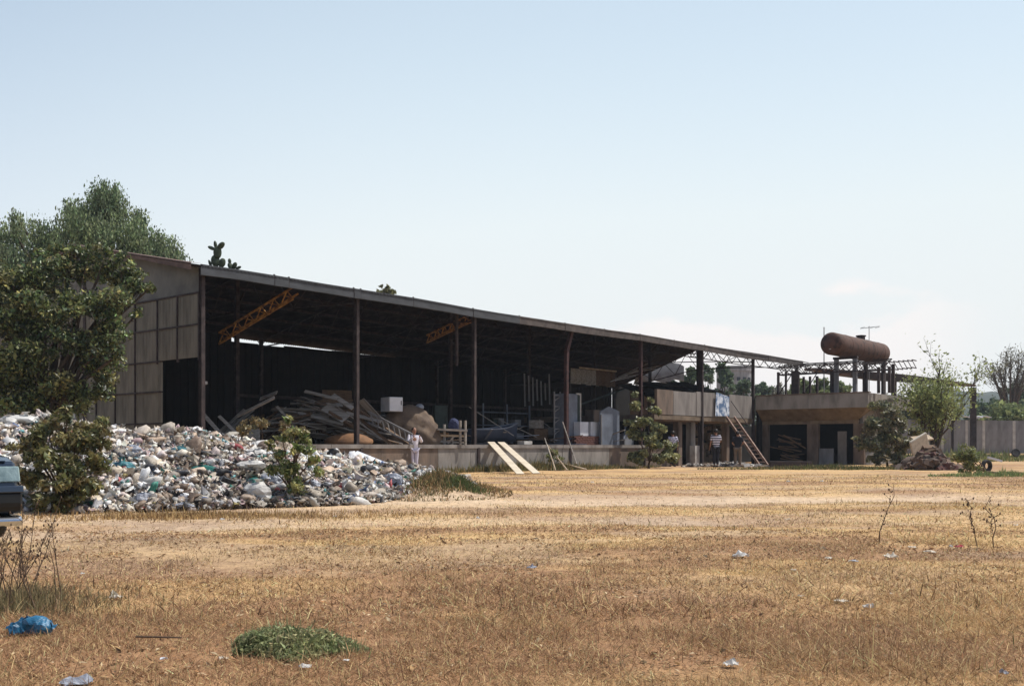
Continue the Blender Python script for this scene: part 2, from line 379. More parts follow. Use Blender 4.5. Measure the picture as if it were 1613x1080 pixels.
# hills far off
def hill(name, x0, x1, y0, hgt, dep, seed):
    n = 60; k = 8; vs = []; cs = []
    for j in range(k + 1):
        for i in range(n + 1):
            x = x0 + (x1 - x0) * i / n; f = math.sin(math.pi * j / k)
            e = math.sin(math.pi * i / n) ** .4
            h = hgt * e * f * (.55 + .75 * float(fbm(np.array(x * .012 + seed), np.array(j * .15)))) + (1.6 * float(vn(np.array(x * .3), np.array(j * 3.))) * f)
            vs.append((x, y0 + dep * (j / k - .5), h - .5))
    fs = [(j * (n + 1) + i, j * (n + 1) + i + 1, (j + 1) * (n + 1) + i + 1, (j + 1) * (n + 1) + i) for j in range(k) for i in range(n)]
    o = np_mesh(name, np.array(vs), np.array(fs), None, M['hill'], smooth=True); o['kind'] = 'structure'
hill('hill', 60, 420, 520, 30, 160, 3.1)
hill('hill', -700, 260, 760, 26, 200, 8.2)

# ------------------------------------------------------------------ shed
shed_len = 7 * BAY
D = 13.0; RIDGE = 6.5; PITCH = .205
def roof_z(s, t):                                   # underside of the roof sheets
    z = 5.92 + PITCH * (t if t < RIDGE else 2 * RIDGE - t)
    if t > RIDGE: z -= .95 * (max(s, 0) / 40) ** 1.5 * (t - RIDGE) / (D - RIDGE)
    z += .012 * math.sin(s * .9 + .7) + .025 * math.sin(s * .33)
    z += .06 * sstep(20, 30, s) * math.sin(min(max(t, 0) / RIDGE, 1) * math.pi) 
    return float(z)
shed = empty('open_shed', B(0, 0, 0), 'long derelict open-fronted shed with dark fascia and rusty posts over a concrete dock', 'shed')
# posts
for k in range(8):
    s = k * BAY; m = MB(); zt = roof_z(s, 0) - .03
    zb = 1.0 if k < 5 else -.05
    if k == 3:
        pts = [B(s, 0, 1.0), B(s, 0, 4.2), B(s + .04, 0, 4.9), B(s + .22, 0, 5.35), B(s + .45, 0, zt)]
        for a, b in zip(pts[:-1], pts[1:]): m.bar(a, b, .15, .15, up=V)
    else:
        m.box(B(s, 0, (zb + zt) / 2), (.12, .012, zt - zb), M_UV)
        for q in (-.065, .065): m.box(B(s, q, (zb + zt) / 2), (.12, .012, zt - zb), M_UV)
        m.box(B(s, 0, (zb + zt) / 2), (.02, .118, zt - zb), M_UV)
    m.box(B(s, 0, zb + .015), (.30, .26, .03), M_UV)
    m.build('post', M['red_steel'] if k in (3, 4) else M['dark_steel'], shed)
# twin posts beside two of them
m = MB(); m.bar(B(2 * BAY - .5, .4, 5.8), B(2 * BAY - .5, .4, 3.9), .09, .09, up=V); m.build('hanging_post', M['dark_steel'], shed)
m = MB(); m.bar(B(5 * BAY + .35, .3, -.05), B(5 * BAY + .35, .3, 5.85), .14, .14, up=V); m.build('post', M['dark_steel'], shed)
# inner rows of posts
for k in range(8):
    for t in (RIDGE, D - .2):
        s = k * BAY; m = MB(); zb = 1.0 if k < 5 else 0
        m.box(B(s, t, (zb + roof_z(s, t)) / 2), (.14, .14, roof_z(s, t) - zb), M_UV); m.build('inner_post', M['dark_steel'], shed)
# fascia strips
cuts = [-.25] + [s_of(px, -.3) for px in (432, 455, 557, 568, 651, 745, 818, 890, 952, 1008, 1062, 1110, 1160, 1210)] + [shed_len + .2]
for i, (a, b) in enumerate(zip(cuts[:-1], cuts[1:])):
    zs = [roof_z(a, 0), roof_z(b, 0)]; m = MB(); n = max(1, int((b - a) / 1.2)); dt = random.uniform(-.012, .012)
    for j in range(n):
        s0 = a + .012 + (b - a - .024) * j / n; s1 = a + .012 + (b - a - .024) * (j + 1) / n
        vs = []
        for s_ in (s0, s1):
            zt = roof_z(s_, 0) + .02; zb = zt - .29 + .01 * math.sin(s_ * 2.1)
            vs += [B(s_, -.32 + dt, zb), B(s_, -.32 + dt, zt), B(s_, -.29 + dt, zt), B(s_, -.29 + dt, zb), B(s_, -.22 + dt, zb), B(s_, -.22 + dt, zb + .02)]
        m.add(vs, [(0, 1, 7, 6), (1, 2, 8, 7), (2, 3, 9, 8), (3, 0, 6, 9), (3, 4, 10, 9), (4, 5, 11, 10)] + ([(0, 3, 2, 1)] if j == 0 else []) + ([(6, 7, 8, 9)] if j == n - 1 else []))
    m.build('fascia_panel', M['fascia'] if i < 7 else M['fascia_rust'], shed)
# eave beam just behind the fascia and dark seams
m = MB()
for k in range(7): m.bar(B(k * BAY, 0, roof_z(k * BAY, 0) - .12), B((k + 1) * BAY, 0, roof_z((k + 1) * BAY, 0) - .12), .12, .16)
m.build('eave_beam', M['dark_steel'], shed)
for a in cuts[1:-1]:
    m = MB(); m.box(B(a, -.30, roof_z(a, 0) - .12), (.05, .03, .34), M_UV); m.build('fascia_strap', M['dark_steel'], shed)
# roof sheets: corrugated, front and back slope, one bay holds six of each
def sheet(s0, s1, t0, t1, seed):
    m = MB(); n = 16; K = 5; rr = random.Random(seed); lift = 0; vs = []
    for j in range(K + 1):
        t = t0 + (t1 - t0) * j / K
        for i in range(n + 1):
            s = s0 - .03 + (s1 - s0 + .06) * i / n
            z = roof_z(min(max(s, -.3), 41), t) + .035 + lift + .018 * math.cos(i * math.pi) 
            vs.append(B(s, t, z))
    fs = [(j * (n + 1) + i, j * (n + 1) + i + 1, (j + 1) * (n + 1) + i + 1, (j + 1) * (n + 1) + i) for j in range(K) for i in range(n)]
    return m.add(vs, fs)
SW = BAY / 6; k = 0
for i in range(-1, 43):
    s0 = max(i * SW, -.55); s1 = (i + 1) * SW
    if i == -1: s0 = -.55
    hole = i in (3, 14)                                # two missing sheets let the sun in
    if hole:
        sheet(s0, s1, -.34, .9, i).build('roof_sheet', M['roof'], shed); sheet(s0, s1, 5.2, RIDGE + .04, i).build('roof_sheet', M['roof'], shed)
    else: sheet(s0, s1, -.34, RIDGE + .04, i).build('roof_sheet', M['roof'], shed)
    sheet(s0, s1, RIDGE - .04, D + .3, i + 90).build('roof_sheet', M['roof'], shed)
# purlins and lattice trusses
for t in (1.3, 2.6, 3.9, 5.2, 7.8, 9.1, 10.4, 11.7):
    m = MB()
    for k in range(14): m.bar(B(k * BAY / 2, t, roof_z(k * BAY / 2, t) - .05), B((k + 1) * BAY / 2, t, roof_z((k + 1) * BAY / 2, t) - .05), .06, .1)
    m.build('purlin', M['dark_steel'], shed)
def truss(s, t0, t1, zf, dep, mt, n=14, name='truss'):
    m = MB(); top = []; bot = []
    for i in range(n + 1):
        t = t0 + (t1 - t0) * i / n; z = zf(t); top.append(B(s, t, z)); bot.append(B(s, t, z - dep(t)))
    for i in range(n):
        m.bar(top[i], top[i + 1], .05, .05); m.bar(bot[i], bot[i + 1], .05, .05)
        if i % 2: m.bar(top[i], bot[i + 1], .03, .03)
        else: m.bar(bot[i], top[i + 1], .03, .03)
    m.build(name, mt, shed)
for k in range(8):
    s = k * BAY
    truss(s, 0, D, lambda t: roof_z(s, t) - .12, lambda t: .25 + PITCH * .8 * (RIDGE - abs(t - RIDGE)), M['dark_steel'], 16)
# longitudinal lattice girders under the eave at the open right end
m = MB()
for i in range(22):
    a = 28 + i * .56; z = roof_z(a, .5) - .2; 
    m.bar(B(a, .5, z), B(a + .56, .5, z), .04, .04); m.bar(B(a, .5, z - .42), B(a + .56, .5, z - .42), .04, .04)
    m.bar(B(a, .5, z if i % 2 else z - .42), B(a + .56, .5, z - .42 if i % 2 else z), .025, .025)
m.build('lattice_girder', M['dark_steel'], shed)
m = MB()
for i in range(16):
    a = 28 + i * .78; t = RIDGE; z = roof_z(a, t) - .15
    m.bar(B(a, t, z), B(a + .78, t, z), .05, .05); m.bar(B(a, t, z - .6), B(a + .78, t, z - .6), .05, .05)
    m.bar(B(a, t, z if i % 2 else z - .6), B(a + .78, t, z - .6 if i % 2 else z), .03, .03)
m.build('lattice_girder', M['dark_steel'], shed)
# two yellow lattice rafters under the missing sheets
for (pa, pb, w_) in (((462, 452), (345, 524), .36), ((742, 494), (672, 528), .30)):
    sa = s_of(pa[0], .1); a = PB(pa[0], pa[1], .3); tb = 3.6
    b = PB(pb[0], pb[1], tb); m = MB(); d = (b - a); n = 12; off = Vector((0, 0, -w_)); off2 = U * .18
    for i in range(n):
        p0 = a + d * i / n; p1 = a + d * (i + 1) / n
        m.bar(p0, p1, .05, .05); m.bar(p0 + off, p1 + off, .05, .05); m.bar(p0 + off2 + off * .5, p1 + off2 + off * .5, .045, .045)
        m.bar(p0 if i % 2 else p0 + off, p1 + off if i % 2 else p1, .03, .03)
        m.bar(p0 + off2 + off * .5, (p1 if i % 2 else p1 + off), .03, .03)
    o = m.build('lattice_rafter', M['yellow_steel'], shed); o['label'] = 'yellowish rusty lattice rafter catching the sun'
# back wall: dark sheets with a bright gap under the roof
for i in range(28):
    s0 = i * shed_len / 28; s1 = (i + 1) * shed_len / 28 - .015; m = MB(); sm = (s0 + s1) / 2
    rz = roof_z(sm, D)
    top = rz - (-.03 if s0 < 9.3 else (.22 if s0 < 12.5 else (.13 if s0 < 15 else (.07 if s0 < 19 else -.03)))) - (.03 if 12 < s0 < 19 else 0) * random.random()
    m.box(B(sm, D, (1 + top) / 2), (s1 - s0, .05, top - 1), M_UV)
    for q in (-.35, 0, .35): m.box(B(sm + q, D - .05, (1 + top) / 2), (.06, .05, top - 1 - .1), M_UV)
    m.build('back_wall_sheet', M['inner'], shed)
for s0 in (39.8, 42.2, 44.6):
    MB().box(B(s0 + 1.2, D, 2.6 - .05 * s0 + 2.05), (2.3, .05, 5.3), M_UV).build('back_wall_sheet', M['inner'], shed)  # extra dark sheets beyond the gable, added to close a bright sky gap
m = MB(); m.box(B(6.5 * BAY / 1.6, D - .12, 3.2), (26, .12, .14), M_UV); m.build('girt', M['dark_steel'], shed)
# end wall of cladding panels
tl = [0.08, 1.16, 2.21, 3.44, 4.6, 5.75, 6.9, 8.05, 9.2, 10.35, 11.5, 12.9]
zl = [5.23, 4.35, 3.42, 2.54, 1.62, .75, -.1]
for i in range(len(tl) - 1):
    for j in range(len(zl) - 1):
        if i < 2 and j >= 2 and not (i == 1 and j < 5): continue
        t0, t1 = tl[i] + .02, tl[i + 1] - .02; z1, z0 = zl[j] - .02, zl[j + 1] + .02
        if i == 1 and j >= 2: t0 = 2.0
        m = MB(); jig = random.uniform(-.008, .008)
        m.box(B(-.02 + jig, (t0 + t1) / 2, (z0 + z1) / 2), (.03, t1 - t0, z1 - z0), M_UV)
        nn = max(1, int((t1 - t0) / .16))
        for q in range(nn):
            m.box(B(-.037 + jig, t0 + (q + .5) * (t1 - t0) / nn, (z0 + z1) / 2), (.006, .04, z1 - z0 - .02), M_UV)
        m.build('wall_panel', M['clad'], shed)
m = MB()
for z in zl[:-1]: m.box(B(-.035, 6.5 if z > 3.5 else 7.5, z), (.07, 12.8 if z > 3.5 else 10.9, .045), M_UV)
for t in tl[:3]: m.box(B(-.034, t, 4.3), (.066, .045, 1.9), M_UV)
for t in tl[3:]: m.box(B(-.034, t, 2.6), (.066, .045, 5.2), M_UV)
m.build('wall_frame', M['dark_steel'], shed)
poly = [(0.08, 5.26), (12.9, 5.26), (12.9, roof_z(0, 12.9) - .02), (6.5, roof_z(0, 6.5) - .02), (0.08, roof_z(0, .08) - .02)]
m = MB(); m.prism(poly, .03, Matrix((V, U, Vector((0, 0, 1)))).transposed(), B(-.02, 0, 0)); m.build('gable_panel', M['cladgrey'], shed)
# verge flashing along the left rake
m = MB()
for a, b in ((-.35, RIDGE), (RIDGE, D + .3)):
    p0 = B(-.56, a, roof_z(0, a) + .08); p1 = B(-.56, b, roof_z(0, b) + .08)
    m.add([p0, p1, p1 + Vector((0, 0, -.05)), p0 + Vector((0, 0, -.20)), p0 + U * .4 + Vector((0, 0, .02)), p1 + U * .4 + Vector((0, 0, .02))], [(0, 3, 2, 1), (0, 1, 5, 4)])
m.build('verge_flashing', M['verge'], shed)
m = MB(); m.tube(B(.6, .9, -.1), B(.6, .9, 2.75), .06, .06, 10); m.bar(B(.6, .9, 2.75), B(.6, .7, 2.78), .08, .08); m.build('pipe', M['concp'], shed)

# ------------------------------------------------------------------ dock
dock = empty('loading_dock', B(0, 0, 0), 'low concrete loading dock with pale coping under the open shed', 'loading dock')
DE = s_of(1052, 0)
m = MB(); m.box(B(DE / 2, D / 2 + .05, .46), (DE, D - .1, .92), M_UV); m.build('dock_slab', M['concd'], dock)
ds = [0] + [s_of(px, -.2) for px in (430, 520, 600, 690, 741, 830, 886, 960)] + [DE]
for i, (a, b) in enumerate(zip(ds[:-1], ds[1:])):
    j = random.uniform(-.01, .01)
    m = MB(); m.box(B((a + b) / 2, -.12 + j, .38), (b - a - .02, .16, 1.02), M_UV); m.build('wall_panel', M['concd'] if i in (1, 2, 3, 8) else M['conc'], dock)
    m = MB(); m.box(B((a + b) / 2, -.07 + j, .955), (b - a - .01, .36, .13), M_UV); m.build('coping', M['plaster'], dock)
for k in range(5):
    m = MB(); m.box(B(k * BAY, -.235, .45), (.12, .05, .92), M_UV); m.build('post_base', M['dark_steel'], dock)

# ------------------------------------------------------------------ office wing (upper floor slab, columns, parapets)
office = empty('concrete_office', B(6 * BAY, 0, 0), 'two-storey concrete office ruin with thick roof slab and dark openings under it', 'building')
ZF = 3.67
S6 = 6 * BAY
def bx(nm, s0, s1, t0, t1, z0, z1, mt, par=office, bev=0):
    return MB().box(B((s0 + s1) / 2, (t0 + t1) / 2, (z0 + z1) / 2), (abs(s1 - s0), abs(t1 - t0), abs(z1 - z0)), M_UV).build(nm, mt, par, bevel=bev)
# slab over the ground-floor rooms, its long face turned to the camera
for (t0, t1) in ((-.1, -3.05), (-3.07, -6.2)):
    bx('slab_edge', S6 + .1, S6 + .35, t0, t1, 2.93, ZF - random.uniform(0, .02), M['conc'])
bx('roof_slab', S6 + .36, S6 + 9.5, -6.0, 0, 3.35, ZF - .03, M['concd'])
bx('slab_edge', S6 + .36, S6 + 9.5, -6.2, -6.02, 2.93, ZF - .01, M['conc'])
bx('slab_cap', S6 + .06, S6 + .40, -6.24, -.1, ZF, ZF + .05, M['concd'])
# sloping soffit
m = MB(); m.add([B(S6 + .16, -.1, 2.93), B(S6 + .16, -6.15, 2.93), B(S6 + .9, -5.4, 2.32), B(S6 + .9, -.1, 2.32), B(S6 + 1.1, -.1, 2.93), B(S6 + 1.1, -6.15, 2.93)],
      [(0, 3, 2, 1), (0, 1, 5, 4), (4, 5, 2, 3), (1, 2, 5), (0, 4, 3)]); m.build('soffit', M['ochre'], office)
bx('lintel', S6 + .92, S6 + 1.12, -5.4, -.1, 2.14, 2.32, M['ochre'])
# columns and low walls under
def tpx(px): return t_of(px, S6 + 1.0)
for a, b in ((1190, 1210), (1272, 1289), (1345, 1362)):
    bx('column', S6 + .92, S6 + 1.22, tpx(a), tpx(b), -.1, 2.14, M['concd'])
bx('low_wall', S6 + 1.0, S6 + 1.15, tpx(1290), tpx(1312), -.1, .85, M['concg'])
bx('door', S6 + 1.3, S6 + 1.36, tpx(1316), tpx(1330), -.1, 1.75, M['plaster'])
bx('low_wall', S6 + 1.0, S6 + 1.12, tpx(1212), tpx(1271), -.1, .16, M['concd'])
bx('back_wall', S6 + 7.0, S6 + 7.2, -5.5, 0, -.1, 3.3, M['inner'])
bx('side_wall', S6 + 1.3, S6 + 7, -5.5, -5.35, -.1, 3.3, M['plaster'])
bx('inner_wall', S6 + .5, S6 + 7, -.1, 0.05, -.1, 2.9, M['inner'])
# upper-floor parapet towards the yard, in panels
a0 = s_of(1036, 0)
edges = [s_of(p, -.05) for p in (1036, 1062, 1098, 1128, 1148, 1150, 1186)]
for i, (a, b) in enumerate(zip(edges[:-1], edges[1:])):
    if i == 4: continue
    top = (3.62, 3.60, 3.66, 3.60, 0, 3.66)[i]
    bx('parapet_panel', a, b - .05, -.02 + .01 * (i % 2), .12, 2.46, top, M['plaster'] if i != 0 else M['concd'])
bx('floor_slab', a0, S6, .2, 8, 2.16, 2.46, M['concd']); bx('floor_edge', a0 - .3, S6, 0.0, .2, 2.22, 2.44, M['ochre'])
for px, w_ in ((1066, .35), (1086, .42), (1142, .3)):
    a = s_of(px, .5); bx('column', a, a + w_, .4, .7, -.1, 2.2, M['conc'] if px == 1086 else M['concd'])
bx('column', s_of(1086, .5) - .15, s_of(1086, .5) + .5, .1, .4, -.1, 1.0, M['concp'])
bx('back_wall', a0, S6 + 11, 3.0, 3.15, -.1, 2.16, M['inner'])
for i in range(60):                                  # rubble wall of rough stones in the dark bay
    pass
rub = MB()
for i in range(150):
    s_ = random.uniform(s_of(1090, 2.2), s_of(1142, 2.2)); z = random.uniform(0, 2.1)
    rub.box(B(s_, 2.3 + random.uniform(-.05, .05), z), (random.uniform(.2, .45), .3, random.uniform(.12, .25)), M_UV @ Euler((random.uniform(-.1, .1), random.uniform(-.15, .15), 0)).to_matrix())
o = rub.build('rubble_wall', M['ochre'], office); o['kind'] = 'stuff'
bx('side_wall', a0 - .2, a0, .4, 12.6, -.1, 2.16, M['inner'])
# poster between the parapet panels
m = MB(); a, b = s_of(1126, -.1), s_of(1148, -.1)
m.prism([(0, 0), (b - a, .02), (b - a, 1.02), (.1, 1.2)], .02, M_UV, B(a, -.12, 2.50)); o = m.build('painted_sheet', M['poster'])
tag(o, 'blue and white sheet hung on the parapet at the head of the ladder', 'sheet')
# dark mezzanine boards and shelves in the shed's right part
def thing_box(name, lab, cat, px0, px1, py0, py1, t, dep, mt, grp=None, bev=.01):
    s0, s1 = s_of(px0, t), s_of(px1, t); z1, z0 = z_of(py0, (s0 + s1) / 2, t), z_of(py1, (s0 + s1) / 2, t)
    return s0, s1, max(z0, 1.0) if z0 < 1.6 else z0, z1
mez = empty('mezzanine', B(s_of(930, 5), 5, 1), 'dark wooden mezzanine with a pale floor edge deep in the right of the shed', 'mezzanine')
s0, s1 = s_of(900, 5), s_of(970, 5); zt = z_of(586, s1, 5); zb = z_of(610, s1, 5)
bx('floor_edge', s_of(912, 5), s1, 4.95, 5.0, zt, zt + .07, M['pale_wood'], mez)
for i in range(9):
    a = s0 + (s1 - s0) * i / 9; bx('board', a, a + (s1 - s0) / 9 - .03, 5.02, 5.06, zb + random.uniform(-.05, .05), zt - .02, M['board2'] if i > 4 else M['board'], mez)
bx('floor', s0, s1, 5.1, 9, zb + .1, zb + .2, M['inner'], mez)
for q in (s0, s1): bx('post', q, q + .14, 5.1, 5.24, 1.0, zb + .1, M['dark_steel'], mez)
# sagging sheet wreck right of it, ruined pale wall behind the gable
wreck = MB()
a = B(s_of(948, 6), 6, 0)
for i in range(9):
    p0 = P(940 + i * 7, 608 - i * 3, 52 + i * .6); p1 = p0 + Vector((1.6, .4, .55 + random.uniform(-.3, .25)))
    wreck.bar(p0, p1, .35, .03)
o = wreck.build('bent_sheets', M['white']); tag(o, 'bent pale metal sheets heaped in front of the ruined pale wall', 'sheets')
wp = MB(); pts = [(998, 605), (1006, 579), (1030, 573), (1052, 571), (1070, 573), (1077, 577), (1077, 600), (1062, 597), (1050, 604), (1030, 599), (1015, 607)]
poly = []
for (px, py) in pts:
    q = P(px, py, 66); poly.append((q.x, q.z))
wp.prism(poly, .25, None, (0, 66, 0)); o = wp.build('ruined_wall', M['concp'])
low = MB(); low.box((P(1035, 0, 66.3).x, 66.4, 2.5), (3.6, .3, 5.0)); 
o2 = low.build('wall_base', M['concd'], None)
o2.parent = o; o2.location = Vector(o2.location) - Vector(o.location)
tag(o, 'broken pale concrete wall of the upper storey seen past the shed roof', 'wall')
# dark collapsed roofing on the upper floor
cr = empty('collapsed_roofing', P(1050, 610, 60), 'dark collapsed roofing sheets lying over the upper floor below the ruined wall', 'roofing')
for i in range(12):
    px = 985 + i * 9.5; p0 = P(px, 606 + 5 * math.sin(i * 1.3), 58 - i * .25); p1 = p0 + Vector((.9, -3.6, -.75 + .3 * math.sin(i * 2.1)))
    MB().bar(p0, p1, 1.0, .04).build('sheet', M['roof'] if i % 3 else M['inner'], cr)
for i in range(5):
    p0 = P(1012 + i * 22, 612, 55); MB().bar(p0, p0 + Vector((0, 0, -1.0)), .12, .12, up=V).build('prop', M['dark_steel'], cr)
o = MB()
o.box(P(1065, 628, 56.5), (3.2, .2, 1.6)); o.build('dark_wall', M['concd'], cr)

# steel ladder stair
lad = empty('steel_ladder', P(1205, 728, 47.5), 'rusty steel ladder leaning from the ground up to the upper floor', 'ladder')
top = B(s_of(1143, -.3), -.35, 2.45); bot = P(1197, 727, 46.8); bot.z = .03
side = Vector((.42, .10, 0))
for k in (0, 1): MB().bar(top + side * k, bot + side * k, .06, .14).build('rail', M['ladder'], lad)
for i in range(1, 13):
    q = top.lerp(bot, i / 13); MB().bar(q, q + side, .16, .04).build('rung', M['ladder'], lad)
ld2 = MB(); ld2.bar(B(s_of(1150, -.2), -.25, 3.3), P(1180, 672, 50.5), .03, .03); tag(ld2.build('loose_rod', M['dark_steel']), 'thin dark rod slanting across the parapet beside the ladder', 'rod')

# steel skeleton on the slab roof
sk = empty('steel_skeleton', B(S6 + 2, -3, ZF), 'dark steel lattice frame standing on the concrete slab under the tank', 'steel frame')
def lattice(s, ta, tb, z0, z1, n, nm='lattice_girder', mt=M['dark_steel']):
    m = MB()
    for i in range(n):
        a = ta + (tb - ta) * i / n; b = ta + (tb - ta) * (i + 1) / n
        m.bar(B(s, a, z1), B(s, b, z1), .06, .06); m.bar(B(s, a, z0), B(s, b, z0), .06, .06)
        m.bar(B(s, a, z0), B(s, b, z1), .035, .035); m.bar(B(s, a, z1), B(s, b, z0), .035, .035)
    m.build(nm, mt, sk)
sA = S6 + 1.2; ZS = ZF + .0
def tA(px, s=sA): return t_of(px, s)
lattice(sA, tA(1226), tA(1403), 4.86, 5.30, 9)
sB = S6 + 5.5
lattice(sB, tA(1235, sB), tA(1405, sB), 5.15, 5.75, 10)
for q in (tA(1226), tA(1290), tA(1345), tA(1400)):
    m = MB()
    for i in range(6):
        a = sA + (sB - sA) * i / 6; b = sA + (sB - sA) * (i + 1) / 6; z = 5.25 + .4 * i / 6
        m.bar(B(a, q, z), B(b, q, z), .05, .05); m.bar(B(a, q, z - .4), B(b, q, z - .4), .05, .05); m.bar(B(a, q, z), B(b, q, z - .4), .03, .03)
    m.build('lattice_girder', M['dark_steel'], sk)
for px, w_, s in ((1226, .1, sA), (1238, .08, sA), (1253, .42, sA), (1266, .1, sB), (1276, .1, sB), (1287, .12, sB), (1311, .2, sA + 1), (1384, .12, sA), (1391, .1, sB), (1401, .12, sA), (1407, .14, sA + .4)):
    q = t_of(px, s); zt = 5.0 if px != 1407 else 5.15
    MB().box(B(s, q, (ZF + zt) / 2), (.14, w_, zt - ZF - .0), M_UV).build('stanchion', M['dark_steel'], sk)
for px, mt in ((1226, 0), (1266, 1)):
    MB().bar(B(sA, t_of(px, sA), 3.75), B(sA, t_of(px + 22, sA), 4.9), .04, .04).build('brace', M['dark_steel'], sk)

# tank
T0 = P(1309, 541, 51.0); T0.z = 6.25
tank = empty('rusty_tank', T0, 'large rusty cylindrical tank lying on tall supports above the slab', 'tank')
Mt = Matrix((V, Vector((0, 0, 1)), U)).transposed()      # lathe axis along u
L = 7.2; r = .585
prof = [(.02, -.2), (r * .35, -.17), (r * .65, -.10), (r * .88, -.03), (r, .06)] + [(r, L * i / 8) for i in range(1, 8)] + [(r, L - .06), (r * .88, L + .03), (r * .6, L + .1), (.02, L + .16)]
MB().lathe(prof, T0, 40, Mt).build('shell', M['rust'], tank, smooth=True)
for q in (1.6, 3.2, 4.8, 6.4): MB().lathe([(r + .004, q - .03), (r + .012, q), (r + .004, q + .03)], T0, 40, Mt).build('weld_seam', M['rust'], tank)
o = MB(); o.lathe([(.22, 0), (.22, .16), (.27, .16), (.27, .22), (.05, .25)], T0 + U * 4.2 + Vector((0, 0, r - .03)), 16); o.build('manhole', M['dark_steel'], tank)
o = MB(); o.lathe([(.07, 0), (.07, .1)], T0 - U * .14 + V * -.0 + Vector((0, 0, -.25)) , 10, Mt); o.build('outlet', M['concp'], tank)
for i, q in enumerate((2.0, 6.3)):
    c = T0 + U * q
    MB().box(c + Vector((0, 0, -r - .02)), (.25, 1.3, .12), M_UV).build('saddle', M['dark_steel'], tank)
    for sgn in (-1, 1):
        m = MB(); m.box(c + V * (.5 * sgn) + Vector((0, 0, (-T0.z + ZF - r - .08) / 2 )), (.2, .2, T0.z - ZF - r - .08), M_UV); m.build('leg', M['concg'] if i == 0 else M['dark_steel'], tank)
# antenna
an = empty('antenna', P(1369, 560, 62), 'thin rooftop television antenna behind the tank', 'antenna')
q = P(1369, 516, 62)
MB().tube(Vector((q.x, q.y, 0.3)), q + Vector((0, 0, .1)), .03, .02).build('mast', M['concg'], an)
MB().bar(q + Vector((-.55, 0, -.05)), q + Vector((.7, .1, .1)), .03, .03).build('boom', M['concg'], an)
for i in range(4): MB().bar(q + Vector((-.4 + i * .3, -.35, .0)), q + Vector((-.4 + i * .3, .35, .02)), .02, .02).build('element', M['concg'], an)
q = P(1298, 515, 62); tag(MB().tube(Vector((q.x, q.y, .3)), q, .035, .03).build('thin_mast', M['concg']), 'thin grey mast just left of the tank', 'mast')

# long rusty canopy at the far right
can = empty('rusty_canopy', P(1410, 703, 64), 'long rusty lean-to roof edge on posts running right behind the tank', 'canopy')
pts = [(1285, 579, 583, 62), (1340, 583, 592, 63), (1400, 587, 600, 64), (1440, 591, 602, 65), (1490, 598, 605, 67), (1537, 605, 609, 69)]
for (a, b) in zip(pts[:-1], pts[1:]):
    p0, p1 = P(a[0], a[1], a[3]), P(b[0], b[1], b[3]); q0, q1 = P(a[0], a[2], a[3]), P(b[0], b[2], b[3])
    bk = Vector((.3, 3.5, .25)); m = MB()
    m.add([p0, p1, q1, q0, p0 + bk, p1 + bk, q1 + bk, q0 + bk], [(0, 1, 2, 3), (7, 6, 5, 4), (0, 4, 5, 1), (3, 2, 6, 7), (0, 3, 7, 4), (1, 5, 6, 2)])
    m.build('roof_section', M['rust'] if a[0] % 20 else M['roof'], can)
for px, Yp, w_, tp in ((1533, 69, .38, 610), (1450, 66, .3, 600), (1408, 64.5, .3, 600), (1362, 64, .22, 594), (1500, 70, .12, 606)):
    q = P(px, tp, Yp + .5); MB().box((q.x, Yp + .5, q.z / 2), (w_, .2, q.z)).build('post', M['dark_steel'], can)

# boundary wall with pillars
bw = empty('boundary_wall', P(1550, 712, 80), 'grey concrete boundary wall with pale pillars at the far right', 'wall')
xs = [P(p, 0, 80).x for p in (1395, 1440, 1480, 1520, 1549, 1575, 1600, 1625, 1652, 1680, 1710)]
for i in range(len(xs) - 1):
    y0 = 80 + .12 * (xs[i] - xs[3]); 
    tz = 3.12 - .012 * i
    MB().box(((xs[i] + xs[i + 1]) / 2, y0, tz / 2), (xs[i + 1] - xs[i] - .2, .12, tz), None).build('wall_panel', M['concg'], bw)
    MB().box((xs[i], y0 - .08, tz / 2 - .02), (.24, .3, tz)).build('pillar', M['concp'] if i not in (5, 7) else M['concg'], bw)
for px, w_ in ((1528, .9), (1547, 1.2)):
    q = P(px, 658, 79.8); m = MB()
    for i in range(5): m.box(q + Vector((random.uniform(-w_, w_) * .5, 0, random.uniform(.02, .15))), (.6, .4, .06), Euler((0, random.uniform(-.3, .3), random.uniform(-1, 1))).to_matrix())
    tag(m.build('roofing_scraps', M['white']), 'pale scraps lying on top of the boundary wall ' + ('left of the tall post' if px == 1528 else 'right of the tall post'), 'scraps')

# round concrete building far off
q = P(1157, 578, 230)
rb = empty('round_tower', (q.x, 230, 0), 'round pale concrete building rising behind the dark trees', 'building')
MB().lathe([(4.1, 0), (4.1, q.z - 1.2), (4.3, q.z - 1.15), (4.3, q.z), (3.6, q.z + .1)], (q.x, 230, 0), 32).build('wall', M['concg'], rb)
for i in range(8):
    a = -math.pi / 2 + (i - 4) * .35
    MB().box((q.x + 4.12 * math.cos(a), 230 + 4.12 * math.sin(a), q.z - 3), (.8, .12, .8), Euler((0, 0, a + math.pi / 2)).to_matrix()).build('window', M['inner'], rb)

